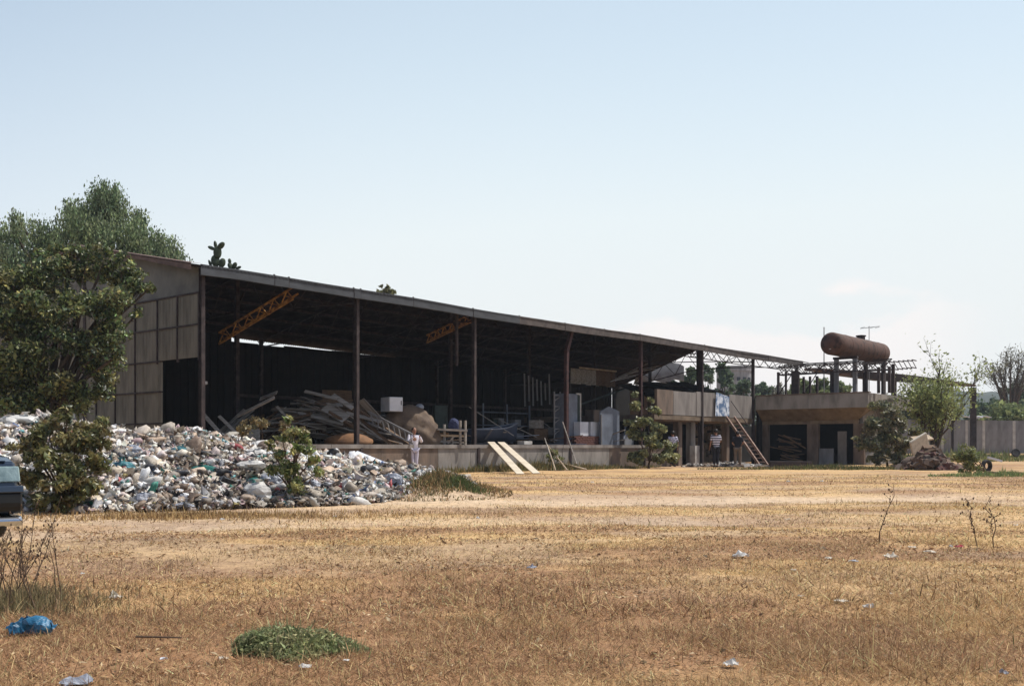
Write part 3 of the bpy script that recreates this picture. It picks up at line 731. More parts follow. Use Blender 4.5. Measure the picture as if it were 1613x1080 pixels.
# ------------------------------------------------------------------ vegetation
LEAF_V = np.array([[-.5, 0, 0], [0, -.28, .06], [.5, 0, -.05], [0, .28, .06]]); LEAF_F = np.array([[0, 1, 2], [0, 2, 3]])
def leafcloud(name, pos, size, cols, m, parent=None, kind=None, aspect=1.0, down=0.0, jitter=.35):
    n = len(pos); rot = rotmats(n) if down == 0 else rotmats(n, None)
    if down:                                        # hanging leaves: long axis mostly vertical
        a = rng.random(n) * 2 * np.pi; tl_ = rng.normal(0, .35, n)
        x = np.stack([np.sin(tl_) * np.cos(a), np.sin(tl_) * np.sin(a), -np.cos(tl_)], 1)
        r2 = rng.normal(size=(n, 3)); y = np.cross(x, r2); y /= np.linalg.norm(y, axis=1)[:, None]; z = np.cross(x, y)
        rot = np.stack([x, y, z], -1)
    s = size * rng.lognormal(0, jitter, n); scl = np.stack([s, s * aspect, s], 1)
    v, f, c = scatter(LEAF_V, LEAF_F, pos, rot, scl, cols)
    return np_mesh(name, v, f, c, m, parent, kind)
def clump_points(clumps, n, shell=.55, sub=9):
    out = []
    for c in clumps:                                # break every clump into uneven sprays
        for _ in range(sub):
            d = rng.normal(size=3); d /= np.linalg.norm(d); k = c[3] * rng.uniform(.1, .95); rr = c[3] * rng.uniform(.3, .62)
            out.append((c[0] + d[0] * k, c[1] + d[1] * k, c[2] + d[2] * k * .85, rr))
    clumps = out
    cl = np.array([[c[0], c[1], c[2]] for c in clumps]); rd = np.array([c[3] for c in clumps]); wt = rd ** 2.2; wt /= wt.sum()
    k = rng.choice(len(cl), n, p=wt); d = rng.normal(size=(n, 3)); d /= np.linalg.norm(d, axis=1)[:, None]
    r = rng.random(n) ** shell
    return cl[k] + d * (rd[k] * r)[:, None] * np.array([1, 1, .8]), k
def palette(k, n, cols, var=.25):
    cols = np.array(cols); nk = int(k.max()) + 1; base = cols[rng.integers(0, len(cols), nk)]; own = cols[rng.integers(0, len(cols), n)]
    c = base[k] * .45 + own * .55
    return c * rng.lognormal(0, var, n)[:, None]
def limbs(base, clumps, r0, mt, parent, name='trunk', split=.35, twigs=0):
    m = MB(); base = Vector(base); c = Vector(np.mean([q[:3] for q in clumps], axis=0)); fork = base.lerp(Vector((c.x, c.y, base.z + (c.z - base.z) * split * 2)), .5)
    mid = base.lerp(fork, .5) + Vector((random.uniform(-1, 1), random.uniform(-1, 1), 0)) * r0 * .8
    m.path([base, mid, fork], [r0 * 1.25, r0, r0 * .8], 9)
    for q in clumps:
        e = Vector(q[:3]); d = (e - fork); k = fork.lerp(e, .5) + Vector((0, 0, d.length * .12)) + Vector((random.uniform(-1, 1), random.uniform(-1, 1), 0)) * d.length * .06
        m.path([fork, k, e], [r0 * .45, r0 * .28, r0 * .1], 6)
        for j in range(twigs):
            dd = Vector((random.gauss(0, 1), random.gauss(0, 1), random.gauss(.3, 1))).normalized() * q[3] * .9
            m.path([k.lerp(e, random.random()), e + dd], [r0 * .1, r0 * .03], 4)
    return m.build(name, mt, parent)

# big pepper tree behind the shed
pt = empty('pepper_tree', (-18.2, 43.5, 0), 'tall drooping green tree behind the left end of the shed', 'tree')
def cl(px, py, Y, r): q = P(px, py, Y); return (q.x, q.y, q.z, r)
pc = [cl(168, 302, 43, 1.0), cl(165, 318, 43, 1.15), (*cl(140, 330, 44, 1.2),), cl(190, 330, 43, 1.1), cl(120, 350, 42, 1.2), cl(205, 360, 42.5, 1.3), cl(160, 372, 42, 1.5), cl(235, 380, 43, 1.1),
      cl(262, 388, 43.5, .9), cl(282, 400, 43.5, .55), cl(250, 400, 42.5, 1.0), cl(70, 375, 43, 1.2), cl(20, 360, 44, 1.0), cl(-10, 370, 44, 1.2), cl(45, 395, 43, 1.3), cl(90, 410, 43, 1.4),
      cl(150, 410, 43, 1.6), cl(200, 405, 43, 1.4), cl(0, 410, 43, 1.5), cl(-60, 380, 44, 1.8), cl(-60, 430, 44, 2.0), cl(20, 440, 43, 1.6), cl(90, 450, 43, 1.5), cl(-110, 420, 45, 2), cl(180, 296, 43.5, .55), cl(150, 300, 43.5, .5), cl(110, 325, 43.5, .6), cl(215, 335, 43.5, .55), cl(25, 340, 43.5, .55), cl(62, 350, 43.5, .45), cl(-5, 480, 43, 1.2), cl(30, 500, 43, 1.0)]
limbs((-18.2, 43.5, 0), pc, .42, M['bark'], pt, twigs=0)
n = 46000; pos, kk = clump_points(pc, 7600, .8)
# strands hanging from the clumps
st = 12; base = np.repeat(pos, st, 0); kk = np.repeat(kk, st); off = np.tile(np.arange(st), len(pos)) * .07
pos2 = base + rng.normal(0, .07, base.shape); pos2[:, 2] -= off
leafcloud('crown', pos2, .115, palette(kk, len(pos2), [[.155, .21, .095], [.09, .14, .07], [.21, .25, .115], [.13, .18, .11], [.24, .26, .15]], .45), M['leafm'], pt, aspect=.8, down=1)

# broad-leaved tree in front of the end wall
lt = empty('broadleaf_tree', (-12.2, 25.2, 0), 'bushy olive-leaved tree standing before the cladding end wall behind the trash', 'tree')
lc = [cl(110, 425, 25.5, .62), cl(60, 440, 25, .75), cl(160, 430, 25.5, .6), cl(200, 440, 25.5, .5), cl(222, 452, 25.6, .36), cl(20, 450, 25, .8), cl(-30, 460, 25, .9), cl(190, 478, 25, .62), cl(130, 480, 24.6, .8), cl(70, 490, 24.6, .8), cl(10, 510, 24.6, .9),
      cl(175, 520, 25, .65), cl(120, 540, 24.6, .8), cl(50, 560, 24.5, .9), cl(0, 590, 24.6, .9), cl(150, 580, 24.9, .6), cl(175, 535, 24.5, .4), cl(90, 610, 24.6, .8), cl(-40, 540, 25, 1.0), cl(-50, 620, 25, 1.0), cl(40, 640, 24.6, .8), cl(135, 630, 24.9, .55), cl(75, 402, 25.6, .35), cl(125, 396, 25.6, .3), cl(-90, 500, 25.5, 1.1), cl(235, 455, 25.6, .2), cl(215, 495, 25.4, .25), cl(185, 560, 24.6, .2)]
limbs((-12.2, 25.2, 0), lc, .2, M['bark'], lt, twigs=3)
lc += [cl(150, 402, 25.5, .32), cl(185, 408, 25.5, .35), cl(205, 418, 25.6, .28), cl(168, 392, 25.6, .2), cl(95, 392, 25.6, .25), cl(140, 388, 25.7, .15)]
pos, kk = clump_points(lc, 52000, .6)
leafcloud('crown', pos, .10, palette(kk, len(pos), [[.095, .125, .045], [.06, .09, .036], [.145, .155, .06], [.04, .068, .03], [.24, .205, .09], [.07, .085, .038]], .55), M['leaf'], lt, aspect=.85)

def bush(name, base, clumps, n, size, cols, label, cat='bush', aspect=.85, r0=.05, m='leaf', group=None, twigs=2):
    b = empty(name, base, label, cat, group); limbs(base, clumps, r0, M['stem'], b, 'stems', .2, twigs)
    pos, kk = clump_points(clumps, n, .5); pos[:, 2] = np.maximum(pos[:, 2], .03)
    leafcloud('foliage', pos, size, palette(kk, len(pos), cols, .35), M[m], b, aspect=aspect); return b
OL = [[.17, .16, .065], [.11, .12, .05], [.26, .22, .10], [.07, .09, .04], [.15, .10, .05]]
bush('tall_bush', (P(100, 800, 14.6).x, 14.6, 0), [cl(100, 655, 14.7, .16), cl(75, 675, 14.7, .25), (*cl(120, 690, 14.6, .32),), cl(150, 680, 14.8, .22), cl(60, 710, 14.5, .3), cl(100, 735, 14.4, .38), cl(150, 725, 14.7, .25), cl(50, 750, 14.5, .3), cl(110, 780, 14.4, .28), cl(70, 785, 14.3, .25), cl(140, 765, 14.6, .25), cl(40, 700, 14.7, .2), cl(160, 700, 14.8, .14), cl(105, 643, 14.7, .08)], 9500, .075, OL,
     'leafy olive bush growing in front of the trash heap beside the parked car')
bush('tall_weed', (P(465, 795, 16.2).x, 16.2, 0), [cl(455, 662, 16.4, .09), cl(462, 680, 16.3, .16), cl(445, 690, 16.3, .15), cl(470, 705, 16.2, .2), cl(440, 715, 16.3, .15), cl(480, 690, 16.3, .13), cl(455, 735, 16.2, .2), cl(492, 725, 16.3, .14), cl(500, 745, 16.2, .12), cl(470, 765, 16.1, .16), cl(430, 740, 16.2, .13), cl(425, 700, 16.4, .1)], 3000, .07, [[.20, .23, .08], [.14, .17, .06], [.34, .28, .13], [.08, .12, .04]],
     'yellow-green weed bush growing out of the middle of the trash heap', 'bush')
bush('pale_bush', (P(1022, 738, 43.3).x, 43.3, 0), [cl(1000, 622, 43.5, .18), cl(1003, 640, 43.4, .25), cl(1030, 645, 43.4, .3), cl(1010, 662, 43.2, .4), cl(1040, 672, 43.3, .35), cl(1000, 685, 43.3, .38), cl(1028, 695, 43, .5), cl(1050, 700, 43.3, .25), cl(1010, 715, 43.1, .42), cl(1040, 722, 43.2, .38), cl(990, 665, 43.5, .2), cl(995, 720, 43.3, .3), cl(1025, 630, 43.5, .15), cl(1062, 722, 43.4, .3), cl(1064, 702, 43.6, .16), cl(1052, 712, 43.2, .3)], 6500, .15, [[.20, .20, .09], [.14, .155, .07], [.32, .31, .16], [.08, .10, .05]],
     'tall pale-leaved bush at the right end of the dock beside the hidden man')
bush('round_bush', (P(1398, 737, 46).x, 46, 0), [cl(1378, 640, 46.2, .35), cl(1400, 650, 46, .6), cl(1375, 670, 46, .6), cl(1420, 665, 46, .55), cl(1398, 685, 45.6, .8), cl(1370, 700, 45.8, .6), cl(1425, 695, 46, .6), cl(1385, 718, 45.6, .55), cl(1415, 720, 45.7, .55), cl(1440, 680, 46.2, .35), cl(1358, 690, 46.2, .3)], 10000, .15, [[.17, .17, .085], [.12, .13, .065], [.23, .215, .12], [.07, .085, .045], [.18, .14, .09]],
     'big round dusty bush at the right corner of the concrete office')
bush('low_bush', (P(1520, 750, 37).x, 34, 0), [cl(1520, 712, 34, .3), cl(1535, 718, 34, .35), cl(1508, 722, 34, .3), cl(1525, 735, 33.9, .3), cl(1540, 738, 34, .2), cl(1515, 742, 33.9, .18)], 2200, .09, [[.20, .20, .07], [.15, .165, .06], [.26, .22, .10], [.08, .11, .045]],
     'yellow-green low shrub in front of the boundary wall beside the tyre')

def bgtree(px, top, Yd, wpx, cols, label, leaf=.32, n=5200, bare=False, low=690):
    x = P(px, 0, Yd).x; zt = P(0, top, Yd).z; r = wpx / 2 * Yd / 1560; cls = []
    zb = max(1.0, P(0, low, Yd).z)
    r *= 1.25; hz = (zt - zb) / 2
    for i in range(26):
        f = random.uniform(-.9, .92); w_ = math.sqrt(1 - f * f); a = random.random() * 6.28; q_ = math.sqrt(random.random()) * w_ * r * .85; rr = r * random.uniform(.26, .48)
        cls.append((x + q_ * math.cos(a), Yd + q_ * math.sin(a), zb + hz + f * hz * .9 - rr * .3, rr))
    cls.append((x, Yd, zt - r * .45, r * .45))
    b = empty('tree' if not bare else 'bare_tree', (x, Yd, 0), label, 'tree', 'trees behind the yard'); limbs((x, Yd, 0), cls, r * .09, M['bark'], b, twigs=2 if not bare else 9)
    pos, kk = clump_points(cls, n, .5)
    leafcloud('crown', pos, leaf, palette(kk, n, cols, .3), M['leafm'], b, aspect=1.1)
DG = [[.075, .11, .055], [.06, .09, .05], [.095, .13, .065]]; LG = [[.16, .20, .08], [.13, .17, .07], [.19, .21, .09]]; GR = [[.18, .17, .13], [.14, .14, .11], [.16, .16, .11]]
bgtree(1114, 573, 108, 40, DG, 'dark tree right of the twin posts, second of the background row')
bgtree(1139, 567, 112, 34, DG, 'tallest slim dark tree just left of the round tower')
bgtree(1172, 591, 105, 50, DG, 'dark tree standing in front of the round tower')
bgtree(1200, 598, 118, 34, DG, 'small dark tree just right of the round tower')
bgtree(1225, 602, 130, 46, GR, 'greyish thin tree left of the steel skeleton')
bgtree(1262, 594, 95, 44, LG, 'light green tree seen behind the left stanchions of the steel skeleton')
bgtree(1292, 590, 92, 40, LG, 'light green tree seen behind the middle of the steel skeleton')
bgtree(1322, 596, 92, 34, LG, 'light green tree at the right under the rusty tank')
bgtree(1088, 576, 96, 34, DG, 'dark green tree between the ruined wall and the twin posts')
bgtree(1060, 583, 100, 30, DG, 'dark tree top showing just above the ruined wall')
bgtree(1380, 625, 110, 60, DG, 'dark tree under the canopy behind the round bush')
bgtree(1430, 620, 105, 60, DG, 'dark tree behind the slender yard tree')
bgtree(1500, 640, 115, 50, LG, 'light green tree left of the tall canopy post')
bgtree(1560, 625, 118, 60, DG, 'dark tree just right of the tall canopy post')
bgtree(1612, 598, 108, 70, DG, 'dark dense tree at the right edge of the yard')
bgtree(1600, 636, 88, 90, LG, 'rounded light green tree top above the boundary wall', low=665)
bgtree(1592, 541, 104, 80, GR, 'tall nearly bare tree above the boundary wall at the far right', leaf=.2, n=1500, bare=True, low=610)
bgtree(605, 446, 60, 36, [[.17, .16, .07], [.12, .12, .05]], 'pale tree top just showing over the shed roof', leaf=.25, n=1400, low=520)

# slender tree at the right
yt = empty('slender_tree', P(1465, 712, 52), 'slender half-bare tree with light green leaves beside the rubble mound', 'tree')
yt.location.z = 0
def branchy(base, dirv, L, r, depth, out, tips, m):
    pts = [base]; d = dirv.copy(); n = 4
    for i in range(n):
        d = (d + Vector((random.gauss(0, .1), random.gauss(0, .1), .06))).normalized(); pts.append(pts[-1] + d * L / n)
    m.path(pts, [r * (1 - .55 * i / n) for i in range(n + 1)], 6 if depth > 1 else 4)
    tips.append((pts[-1], depth)); tips.append((pts[2], depth))
    if depth > 0:
        for k in range(4 if depth > 1 else 3):
            a = pts[random.choice((1, 2, 3, 4))]; dd = (d + Vector((random.gauss(0, .42), random.gauss(0, .42), random.gauss(.1, .2)))).normalized()
            branchy(a, dd, L * random.uniform(.5, .72), r * .48, depth - 1, out, tips, m)
m = MB(); tips = []; b0 = Vector((P(1465, 0, 52).x, 52, .1))
for k, (dx, L_) in enumerate(((-.2, 2.7), (.02, 3.0), (.2, 2.9), (.12, 2.4), (-.3, 2.3), (.3, 2.2))):
    branchy(b0 + Vector((dx * .5, 0, 0)), Vector((dx, random.uniform(-.15, .15), 1)).normalized(), L_, .10, 3, None, tips, m)
m.build('trunk', M['bark'], yt)
ps = []
for p_, d_ in tips:
    dens = 11 if p_.z < 4.0 else (9 if p_.z < 5.2 else 4)
    for i in range(dens): ps.append(p_ + Vector((random.gauss(0, .22), random.gauss(0, .22), random.gauss(-.05, .22))))
ps = np.array([list(q) for q in ps if q.z > 1.0]); leafcloud('crown', ps, .13, palette(np.zeros(len(ps), int), len(ps), [[.22, .27, .09], [.17, .22, .075], [.28, .30, .12], [.13, .18, .07]], .3), M['leafm'], yt, aspect=.9)

# prickly pears on the roof
def pear(px, Yt, sc_, label):
    s = s_of(px, -.1); b = B(s, -.05, roof_z(s, 0) + .05); e = empty('prickly_pear', b, label, 'cactus')
    def pad(c, d, h, w_):
        d = Vector(d).normalized(); x = Vector((0.75, .5, 0)); x = (x - d * x.dot(d)).normalized(); y = d.cross(x); Mx = Matrix((x, y, d)).transposed()
        MB().ell(Vector(c) + d * h, (w_, .045 * sc_, h), 12, 8, Mx).build('pad', M['cactus'], e, smooth=True)
    if sc_ > .8:
        pad(b, (-.1, 0, 1), .17, .13); pad(b + Vector((.03, 0, .22)), (.05, 0, 1), .19, .12); pad(b + Vector((.05, 0, .5)), (.75, 0, .8), .13, .085)
        pad(b + Vector((-.03, 0, .48)), (-.9, 0, .45), .11, .07); pad(b + Vector((.0, 0, .5)), (-.15, 0, 1), .12, .05); pad(b + Vector((.12, 0, -.02)), (.35, 0, 1), .14, .10); pad(b + Vector((-.12, 0, -.02)), (-.4, 0, 1), .12, .04)
    else:
        pad(b, (-.3, 0, 1), .10, .08); pad(b + Vector((.04, 0, 0)), (.5, 0, 1), .11, .07); pad(b + Vector((-.04, 0, .15)), (-.1, 0, 1), .08, .05); pad(b + Vector((.12, 0, 0)), (1, 0, .5), .09, .05)
pear(342, 0, 1, 'larger prickly pear growing on the roof edge at the left end of the shed')
pear(366, 0, .6, 'smaller prickly pear just right of the big one on the roof edge')

# ------------------------------------------------------------------ trash heap
ridge = [(-160, 17, 648, 3.3), (-80, 17, 648, 3.4), (0, 17.4, 652, 3.5), (60, 17.8, 655, 3.5), (120, 18, 658, 3.5), (200, 18, 662, 3.6), (280, 18.5, 674, 3.6), (340, 18.8, 684, 3.6), (400, 19, 692, 3.5), (450, 19.8, 699, 3.3), (500, 20.5, 706, 3.2), (550, 21.8, 716, 2.7), (600, 23.3, 727, 2.2), (650, 26, 742, 1.5), (685, 28.5, 750, .9)]
rp_ = []
for (px, Yr, py, wd) in ridge:
    q = P(px, py, Yr); rp_.append((q.x, q.y, max(.08, q.z - .10 + .09 * math.sin(px * .021 + 1) + .05 * math.sin(px * .05)), wd))
rs = []
for a, b in zip(rp_[:-1], rp_[1:]):
    for i in range(6): rs.append([a[k] + (b[k] - a[k]) * i / 6 for k in range(4)])
rs = np.array(rs)
def heap_z(x, y):
    x = np.asarray(x, float); y = np.asarray(y, float)
    d = np.sqrt((x[..., None] - rs[:, 0]) ** 2 + (y[..., None] - rs[:, 1]) ** 2)
    h = rs[:, 2] * np.clip(1 - d / rs[:, 3], -.3, 1) ** 1 * 1.0
    h = np.where(d < rs[:, 3], rs[:, 2] * (1 - d / rs[:, 3]) ** .85, -.3 * (d / rs[:, 3] - 1))
    z = h.max(-1)
    return z + (.34 * (fbm(x * 1.1, y * 1.1, 3) - .5) + .10 * (fbm(x * 3.2, y * 3.2, 2) - .5)) * np.clip(z * 3, 0, 1)
hx = np.arange(-15, -.5, .14); hy = np.arange(12.8, 31, .14); HX, HY = np.meshgrid(hx, hy); HZ = heap_z(HX, HY)
ix = np.arange(HX.size).reshape(HX.shape); q4 = np.stack([ix[:-1, :-1], ix[:-1, 1:], ix[1:, 1:], ix[1:, :-1]], -1).reshape(-1, 4)
keep = HZ.ravel()[q4].max(1) > .02
HZ = HZ - .07
used, inv = np.unique(q4[keep], return_inverse=True); vv = np.stack([HX.ravel(), HY.ravel(), HZ.ravel()], 1)[used]
TRC = np.array([[.60, .55, .46], [.66, .64, .60], [.50, .43, .34], [.38, .33, .27], [.58, .50, .42], [.70, .69, .67], [.44, .34, .26], [.28, .24, .20], [.60, .60, .62], [.56, .47, .44], [.34, .25, .18]])
heapc = np.array([.10, .08, .07]) * (.6 + .8 * rng.random((len(vv), 1)))
th = np_mesh('trash_mound', vv, inv.reshape(-1, 4), heapc, M['trash'], smooth=False)
# loose rubbish covering it
def ico():
    bm = bmesh.new(); bmesh.ops.create_icosphere(bm, subdivisions=1, radius=.5)
    v = np.array([list(q.co) for q in bm.verts]); f = np.array([[q.index for q in ff.verts] for ff in bm.faces]); bm.free(); return v, f
iv, if_ = ico()
gv = np.array([[i / 3 - .5, j / 3 - .5, 0] for j in range(4) for i in range(4)]); gf = []
for j in range(3):
    for i in range(3):
        a = j * 4 + i; gf += [[a, a + 1, a + 5], [a, a + 5, a + 4]]
gf = np.array(gf)
def ico2():
    bm = bmesh.new(); bmesh.ops.create_icosphere(bm, subdivisions=2, radius=.5)
    v = np.array([list(q.co) for q in bm.verts]); f = np.array([[q.index for q in ff.verts] for ff in bm.faces]); bm.free(); return v, f
jv, jf = ico2()
VS = []; FS = []; CS = []; base_i = 0
def heap_pts(n):
    out = np.zeros((0, 3))
    while len(out) < n:
        x = rng.uniform(-14.5, -1, n * 3); y = rng.uniform(13, 30.5, n * 3); z = heap_z(x, y)
        # favour the near side, which the yard sees
        k = (z > .0) & (rng.random(n * 3) < np.where(y < 21, 1, .55)); out = np.concatenate([out, np.stack([x, y, z], 1)[k]])
    return out[:n]
for var in range(17):
    big = var < 5; small = 5 <= var < 11
    if big:
        dd = rng.normal(size=(14, 3)); dd /= np.linalg.norm(dd, axis=1)[:, None]; un = jv / .5
        kk_ = 1 + (np.maximum(0, un @ dd.T) ** 5 * rng.uniform(-.75, .6, 14)).sum(1) + rng.normal(0, .20, len(jv))
        tv = jv * kk_[:, None]; tf = jf; nn = 850
    elif small: tv = iv * (1 + rng.normal(0, .42, (len(iv), 1))) + rng.normal(0, .10, iv.shape); tf = if_; nn = 4200
    else: tv = gv + rng.normal(0, .12, gv.shape) * np.array([1, 1, 2.4]); tf = gf; nn = 6000
    p_ = heap_pts(nn); s = np.clip(rng.lognormal(-2.45 if big else -2.95, .5, nn), .03, .24 if big else (.11 if small else .12))
    scl = np.stack([s * rng.uniform(.8, 1.9, nn), s * rng.uniform(.7, 1.2, nn), s * rng.uniform(.4, 1.1, nn)], 1) if var < 11 else np.stack([s * rng.uniform(1, 2.6, nn), s * rng.uniform(.6, 1.4, nn), s * 1.1], 1)
    p_[:, 2] += s * rng.uniform(-.05, .38, nn)
    patch = fbm(p_[:, 0] * .9 + 11, p_[:, 1] * .9, 3); c = TRC[rng.integers(0, len(TRC), nn)].copy()
    c *= rng.lognormal(0, .22, nn)[:, None]; c *= (.62 + .62 * sstep(.35, .62, patch))[:, None]
    u_ = rng.random(nn)
    for lo_, hi_, cc in ((0, .012, (.12, .30, .32)), (.012, .018, (.04, .18, .14)), (.022, .03, (.04, .18, .14)), (.03, .037, (.34, .07, .07)), (.037, .12, (.05, .05, .055)), (.12, .13, (.08, .12, .24)), (.13, .137, (.36, .30, .12)), (.137, .26, (.15, .105, .075)), (.26, .29, (.40, .28, .28))):
        kx = (u_ >= lo_) & (u_ < hi_); c[kx] = np.array(cc) * rng.lognormal(0, .2, kx.sum())[:, None]
    c = np.clip(c * 1.12, .01, .78)
    v, f, cc = scatter(tv, tf, p_, rotmats(nn, rng.normal(0, .8, nn)), scl, c)
    VS.append(v); FS.append(f + base_i); CS.append(cc); base_i += len(v)
o = np_mesh('loose_rubbish', np.concatenate(VS), np.concatenate(FS), np.concatenate(CS), M['trash'], th, kind='stuff', smooth=False)
tag(th, 'long low heap of mixed white and coloured rubbish along the left of the yard', 'trash heap')
# bags one can pick out
def crumple(r, seed, sub=3, amp=.22, jit=.025):
    bm = bmesh.new(); bmesh.ops.create_icosphere(bm, subdivisions=sub, radius=1); rr = np.random.default_rng(seed)
    dirs = rr.normal(size=(26, 3)); dirs /= np.linalg.norm(dirs, axis=1)[:, None]; am = rr.uniform(-amp, amp * .6, 26)
    out = []
    for v in bm.verts:
        d = np.array(v.co); k = 1 + (am * np.maximum(0, dirs @ d) ** 5).sum() + rr.normal(0, jit)
        # pleats
        k += .06 * abs(math.sin(4 * math.atan2(d[1], d[0]) + 5 * d[2] + seed))
        out.append(Vector((d[0] * r[0] * k, d[1] * r[1] * k, d[2] * r[2] * k)))
    fs = [tuple(q.index for q in f.verts) for f in bm.faces]; bm.free(); return out, fs
def bag(px, py, Y_, wpx, hpx, mt, label, cat='trash bag', name='trash_bag', knot=True, grp='bags lying on the trash heap'):
    sc_ = Y_ / 1560; c = P(px, py, Y_); vs, fs = crumple((wpx / 2 * sc_, wpx / 2 * sc_ * .75, hpx / 2 * sc_ * .85), int(px * 7 + py), 3, .42, .055)
    hz = float(heap_z(np.array(c.x), np.array(c.y))); c.z = min(c.z, hz + hpx * sc_ * .22)
    m = MB().add([v + c for v in vs], fs)
    if knot:
        tp = c + Vector((wpx * .1 * sc_, 0, hpx / 2 * sc_ * .9)); m.lathe([(.05 * wpx * sc_, -.02), (.04 * wpx * sc_, .04 * hpx * sc_), (.12 * wpx * sc_, .14 * hpx * sc_), (.02 * wpx * sc_, .12 * hpx * sc_)], tp, 7)
    o = m.build(name, M[mt], None, smooth=False); tag(o, label, cat, grp); return o
def hY(px, py):                                      # depth where the sight line through the pixel meets the heap
    for i in range(400):
        y = 12.5 + i * .05; q = P(px, py, y)
        if heap_z(np.array(q.x), np.array(q.y)) >= q.z: return y - .05
    return 17.
for (px, py, wp_, hp_, mt, lab) in [
    (185, 740, 44, 34, 'bag_teal', 'dull teal plastic bag bulging out just right of the leafy bush'),
    (228, 786, 40, 42, 'bag_grey', 'grey-white knotted bag at the foot of the heap, lower of two'),
    (224, 757, 34, 26, 'bag_grey', 'smaller grey bag resting on top of the knotted grey-white bag'),
    (314, 743, 42, 26, 'bag_green', 'shiny green plastic bag in the middle of the heap'),
    (343, 729, 38, 24, 'bag_white', 'white bag lying against the shiny green bag on its right'),
    (401, 779, 52, 42, 'bag_white', 'large white bag with a green top at the foot of the heap'),
    (396, 758, 44, 16, 'bag_green', 'dark green sheet folded over the large white bag'),
    (284, 709, 38, 18, 'bag_teal', 'dark teal bag sunk in the upper left of the heap'),
    (243, 674, 26, 16, 'bag_white', 'rounded white bag on the crest of the heap before the end wall'),
    (214, 670, 32, 22, 'bag_grey', 'grey translucent bag on the crest left of the rounded white one'),
    (290, 795, 34, 18, 'bag_grey', 'pale lilac bag low at the front of the heap'),
    (432, 757, 36, 34, 'bag_grey', 'grey-green bag behind the yellow-green weed bush'),
    (404, 716, 46, 22, 'bag_white', 'white bag high on the heap left of the yellow-green weed bush'),
    (395, 733, 40, 22, 'bag_white', 'white bag just below the high one left of the weed bush'),
    (350, 700, 20, 18, 'bag_teal', 'small bright teal bag near the crest above the green bag'),
    (120, 745, 30, 24, 'bag_teal', 'teal bag half hidden in the leafy bush'),
    (545, 716, 24, 26, 'bag_white', 'upright white bag beside the brown dock wall'),
    (536, 719, 14, 16, 'red', 'dark red scrap beside the upright white bag'),
    (566, 776, 36, 14, 'bag_cream', 'long cream bag lying flat at the front right of the heap'),
    (616, 757, 34, 26, 'bag_grey', 'grey bag near the right end of the heap'),
    (612, 736, 30, 20, 'bag_cream', 'cream bag on the crest left of the woman'),
    (640, 748, 24, 18, 'bag_white', 'white bag directly in front of the woman'),
    (664, 747, 20, 16, 'bag_white', 'small white bag just right of the woman'),
    (680, 750, 14, 12, 'bag_grey', 'last small grey bag at the right tip of the heap'),
    (570, 765, 24, 16, 'bag_black', 'black bag above the long cream bag'),
    (480, 700, 30, 18, 'bag_cream', 'cream bag behind the weed bush near the timber'),
    (260, 745, 24, 18, 'bag_cream', 'cream bag left of the shiny green bag'),
    (490, 765, 26, 20, 'bag_grey', 'grey bag at the foot of the weed bush'),
    (35, 660, 60, 20, 'bag_white', 'white crumpled sheet draped on the crest above the car'),
    (10, 668, 40, 26, 'bag_white', 'big white bag on the crest at the left edge'),
    (60, 690, 34, 22, 'bag_grey', 'pale grey bag between the car and the leafy bush'),
    (165, 672, 24, 20, 'bag_cream', 'cream bag on the crest right of the leafy bush'),
]:
    bag(px, py, hY(px, py) - .02, wp_, hp_, mt, lab)
# flat white boards in the heap
q = P(582, 703, 22.0); q.z = heap_z(np.array(q.x), np.array(q.y)) + .12
o = MB().box(q, (.85, .35, .05), Euler((.3, .35, -.3)).to_matrix()).build('foam_board', M['white'], bevel=.01); tag(o, 'long white foam board slanting on the right of the heap', 'board')

# ------------------------------------------------------------------ dock goods
def gbox(name, lab, cat, px0, px1, py0, py1, t, dep, mt, parts=None):
    s0, s1 = s_of(px0, t), s_of(px1, t); sm = (s0 + s1) / 2; z1 = z_of(py0, sm, t); z0 = max(1.0, z_of(py1, sm, t))
    e = empty(name, B(sm, t, z0), lab, cat); bx('body', s0, s1, t, t + dep, z0, z1, mt, e, .015); return e, s0, s1, z0, z1
# white chest freezer up on the tarp mound
def cabinet(name, lab, cat, c, size, rz, mt, door=True):
    e = empty(name, c - Vector((0, 0, size[2] / 2)), lab, cat); Rm = Euler((0, 0, rz)).to_matrix()
    MB().box(c, size, Rm).build('body', mt, e, bevel=.012)
    if door:
        f = c + Rm @ Vector((0, -size[1] / 2 - .012, 0)); MB().box(f, (size[0] * .94, .02, size[2] * .94), Rm).build('door', mt, e)
        MB().box(f + Rm @ Vector((size[0] * .36, -.02, size[2] * .1)), (.02, .02, size[2] * .3), Rm).build('handle', M['black'], e)
    return e
q = P(617, 637, 34.9); cabinet('white_cabinet', 'white metal cabinet lying on its back on the brown tarp mound', 'cabinet', q, (.52, .72, .50), .55, M['white'])
# brown tarp-covered mound
vs, fs = crumple((1, 1, 1), 5, 4, .3)
c = P(642, 690, 35.4); m = MB().add([Vector((c.x + v.x * 1.12 * (1 - .12 * max(0, v.z)), c.y + v.y * .8, 1.0 + max(0, (v.z + .35)) * .88 * (1 + .12 * v.x))) for v in vs], fs); tag(m.build('tarp_mound', M['tarp'], None, True), 'brown tarpaulin draped over a mound behind the woman', 'tarpaulin')
q = P(661, 641, 35.5); tag(MB().ell(q, (.16, .14, .12), 10, 7).build('white_sack', M['bag_grey'], None, True), 'small pale sack on top of the tarpaulin mound', 'sack')
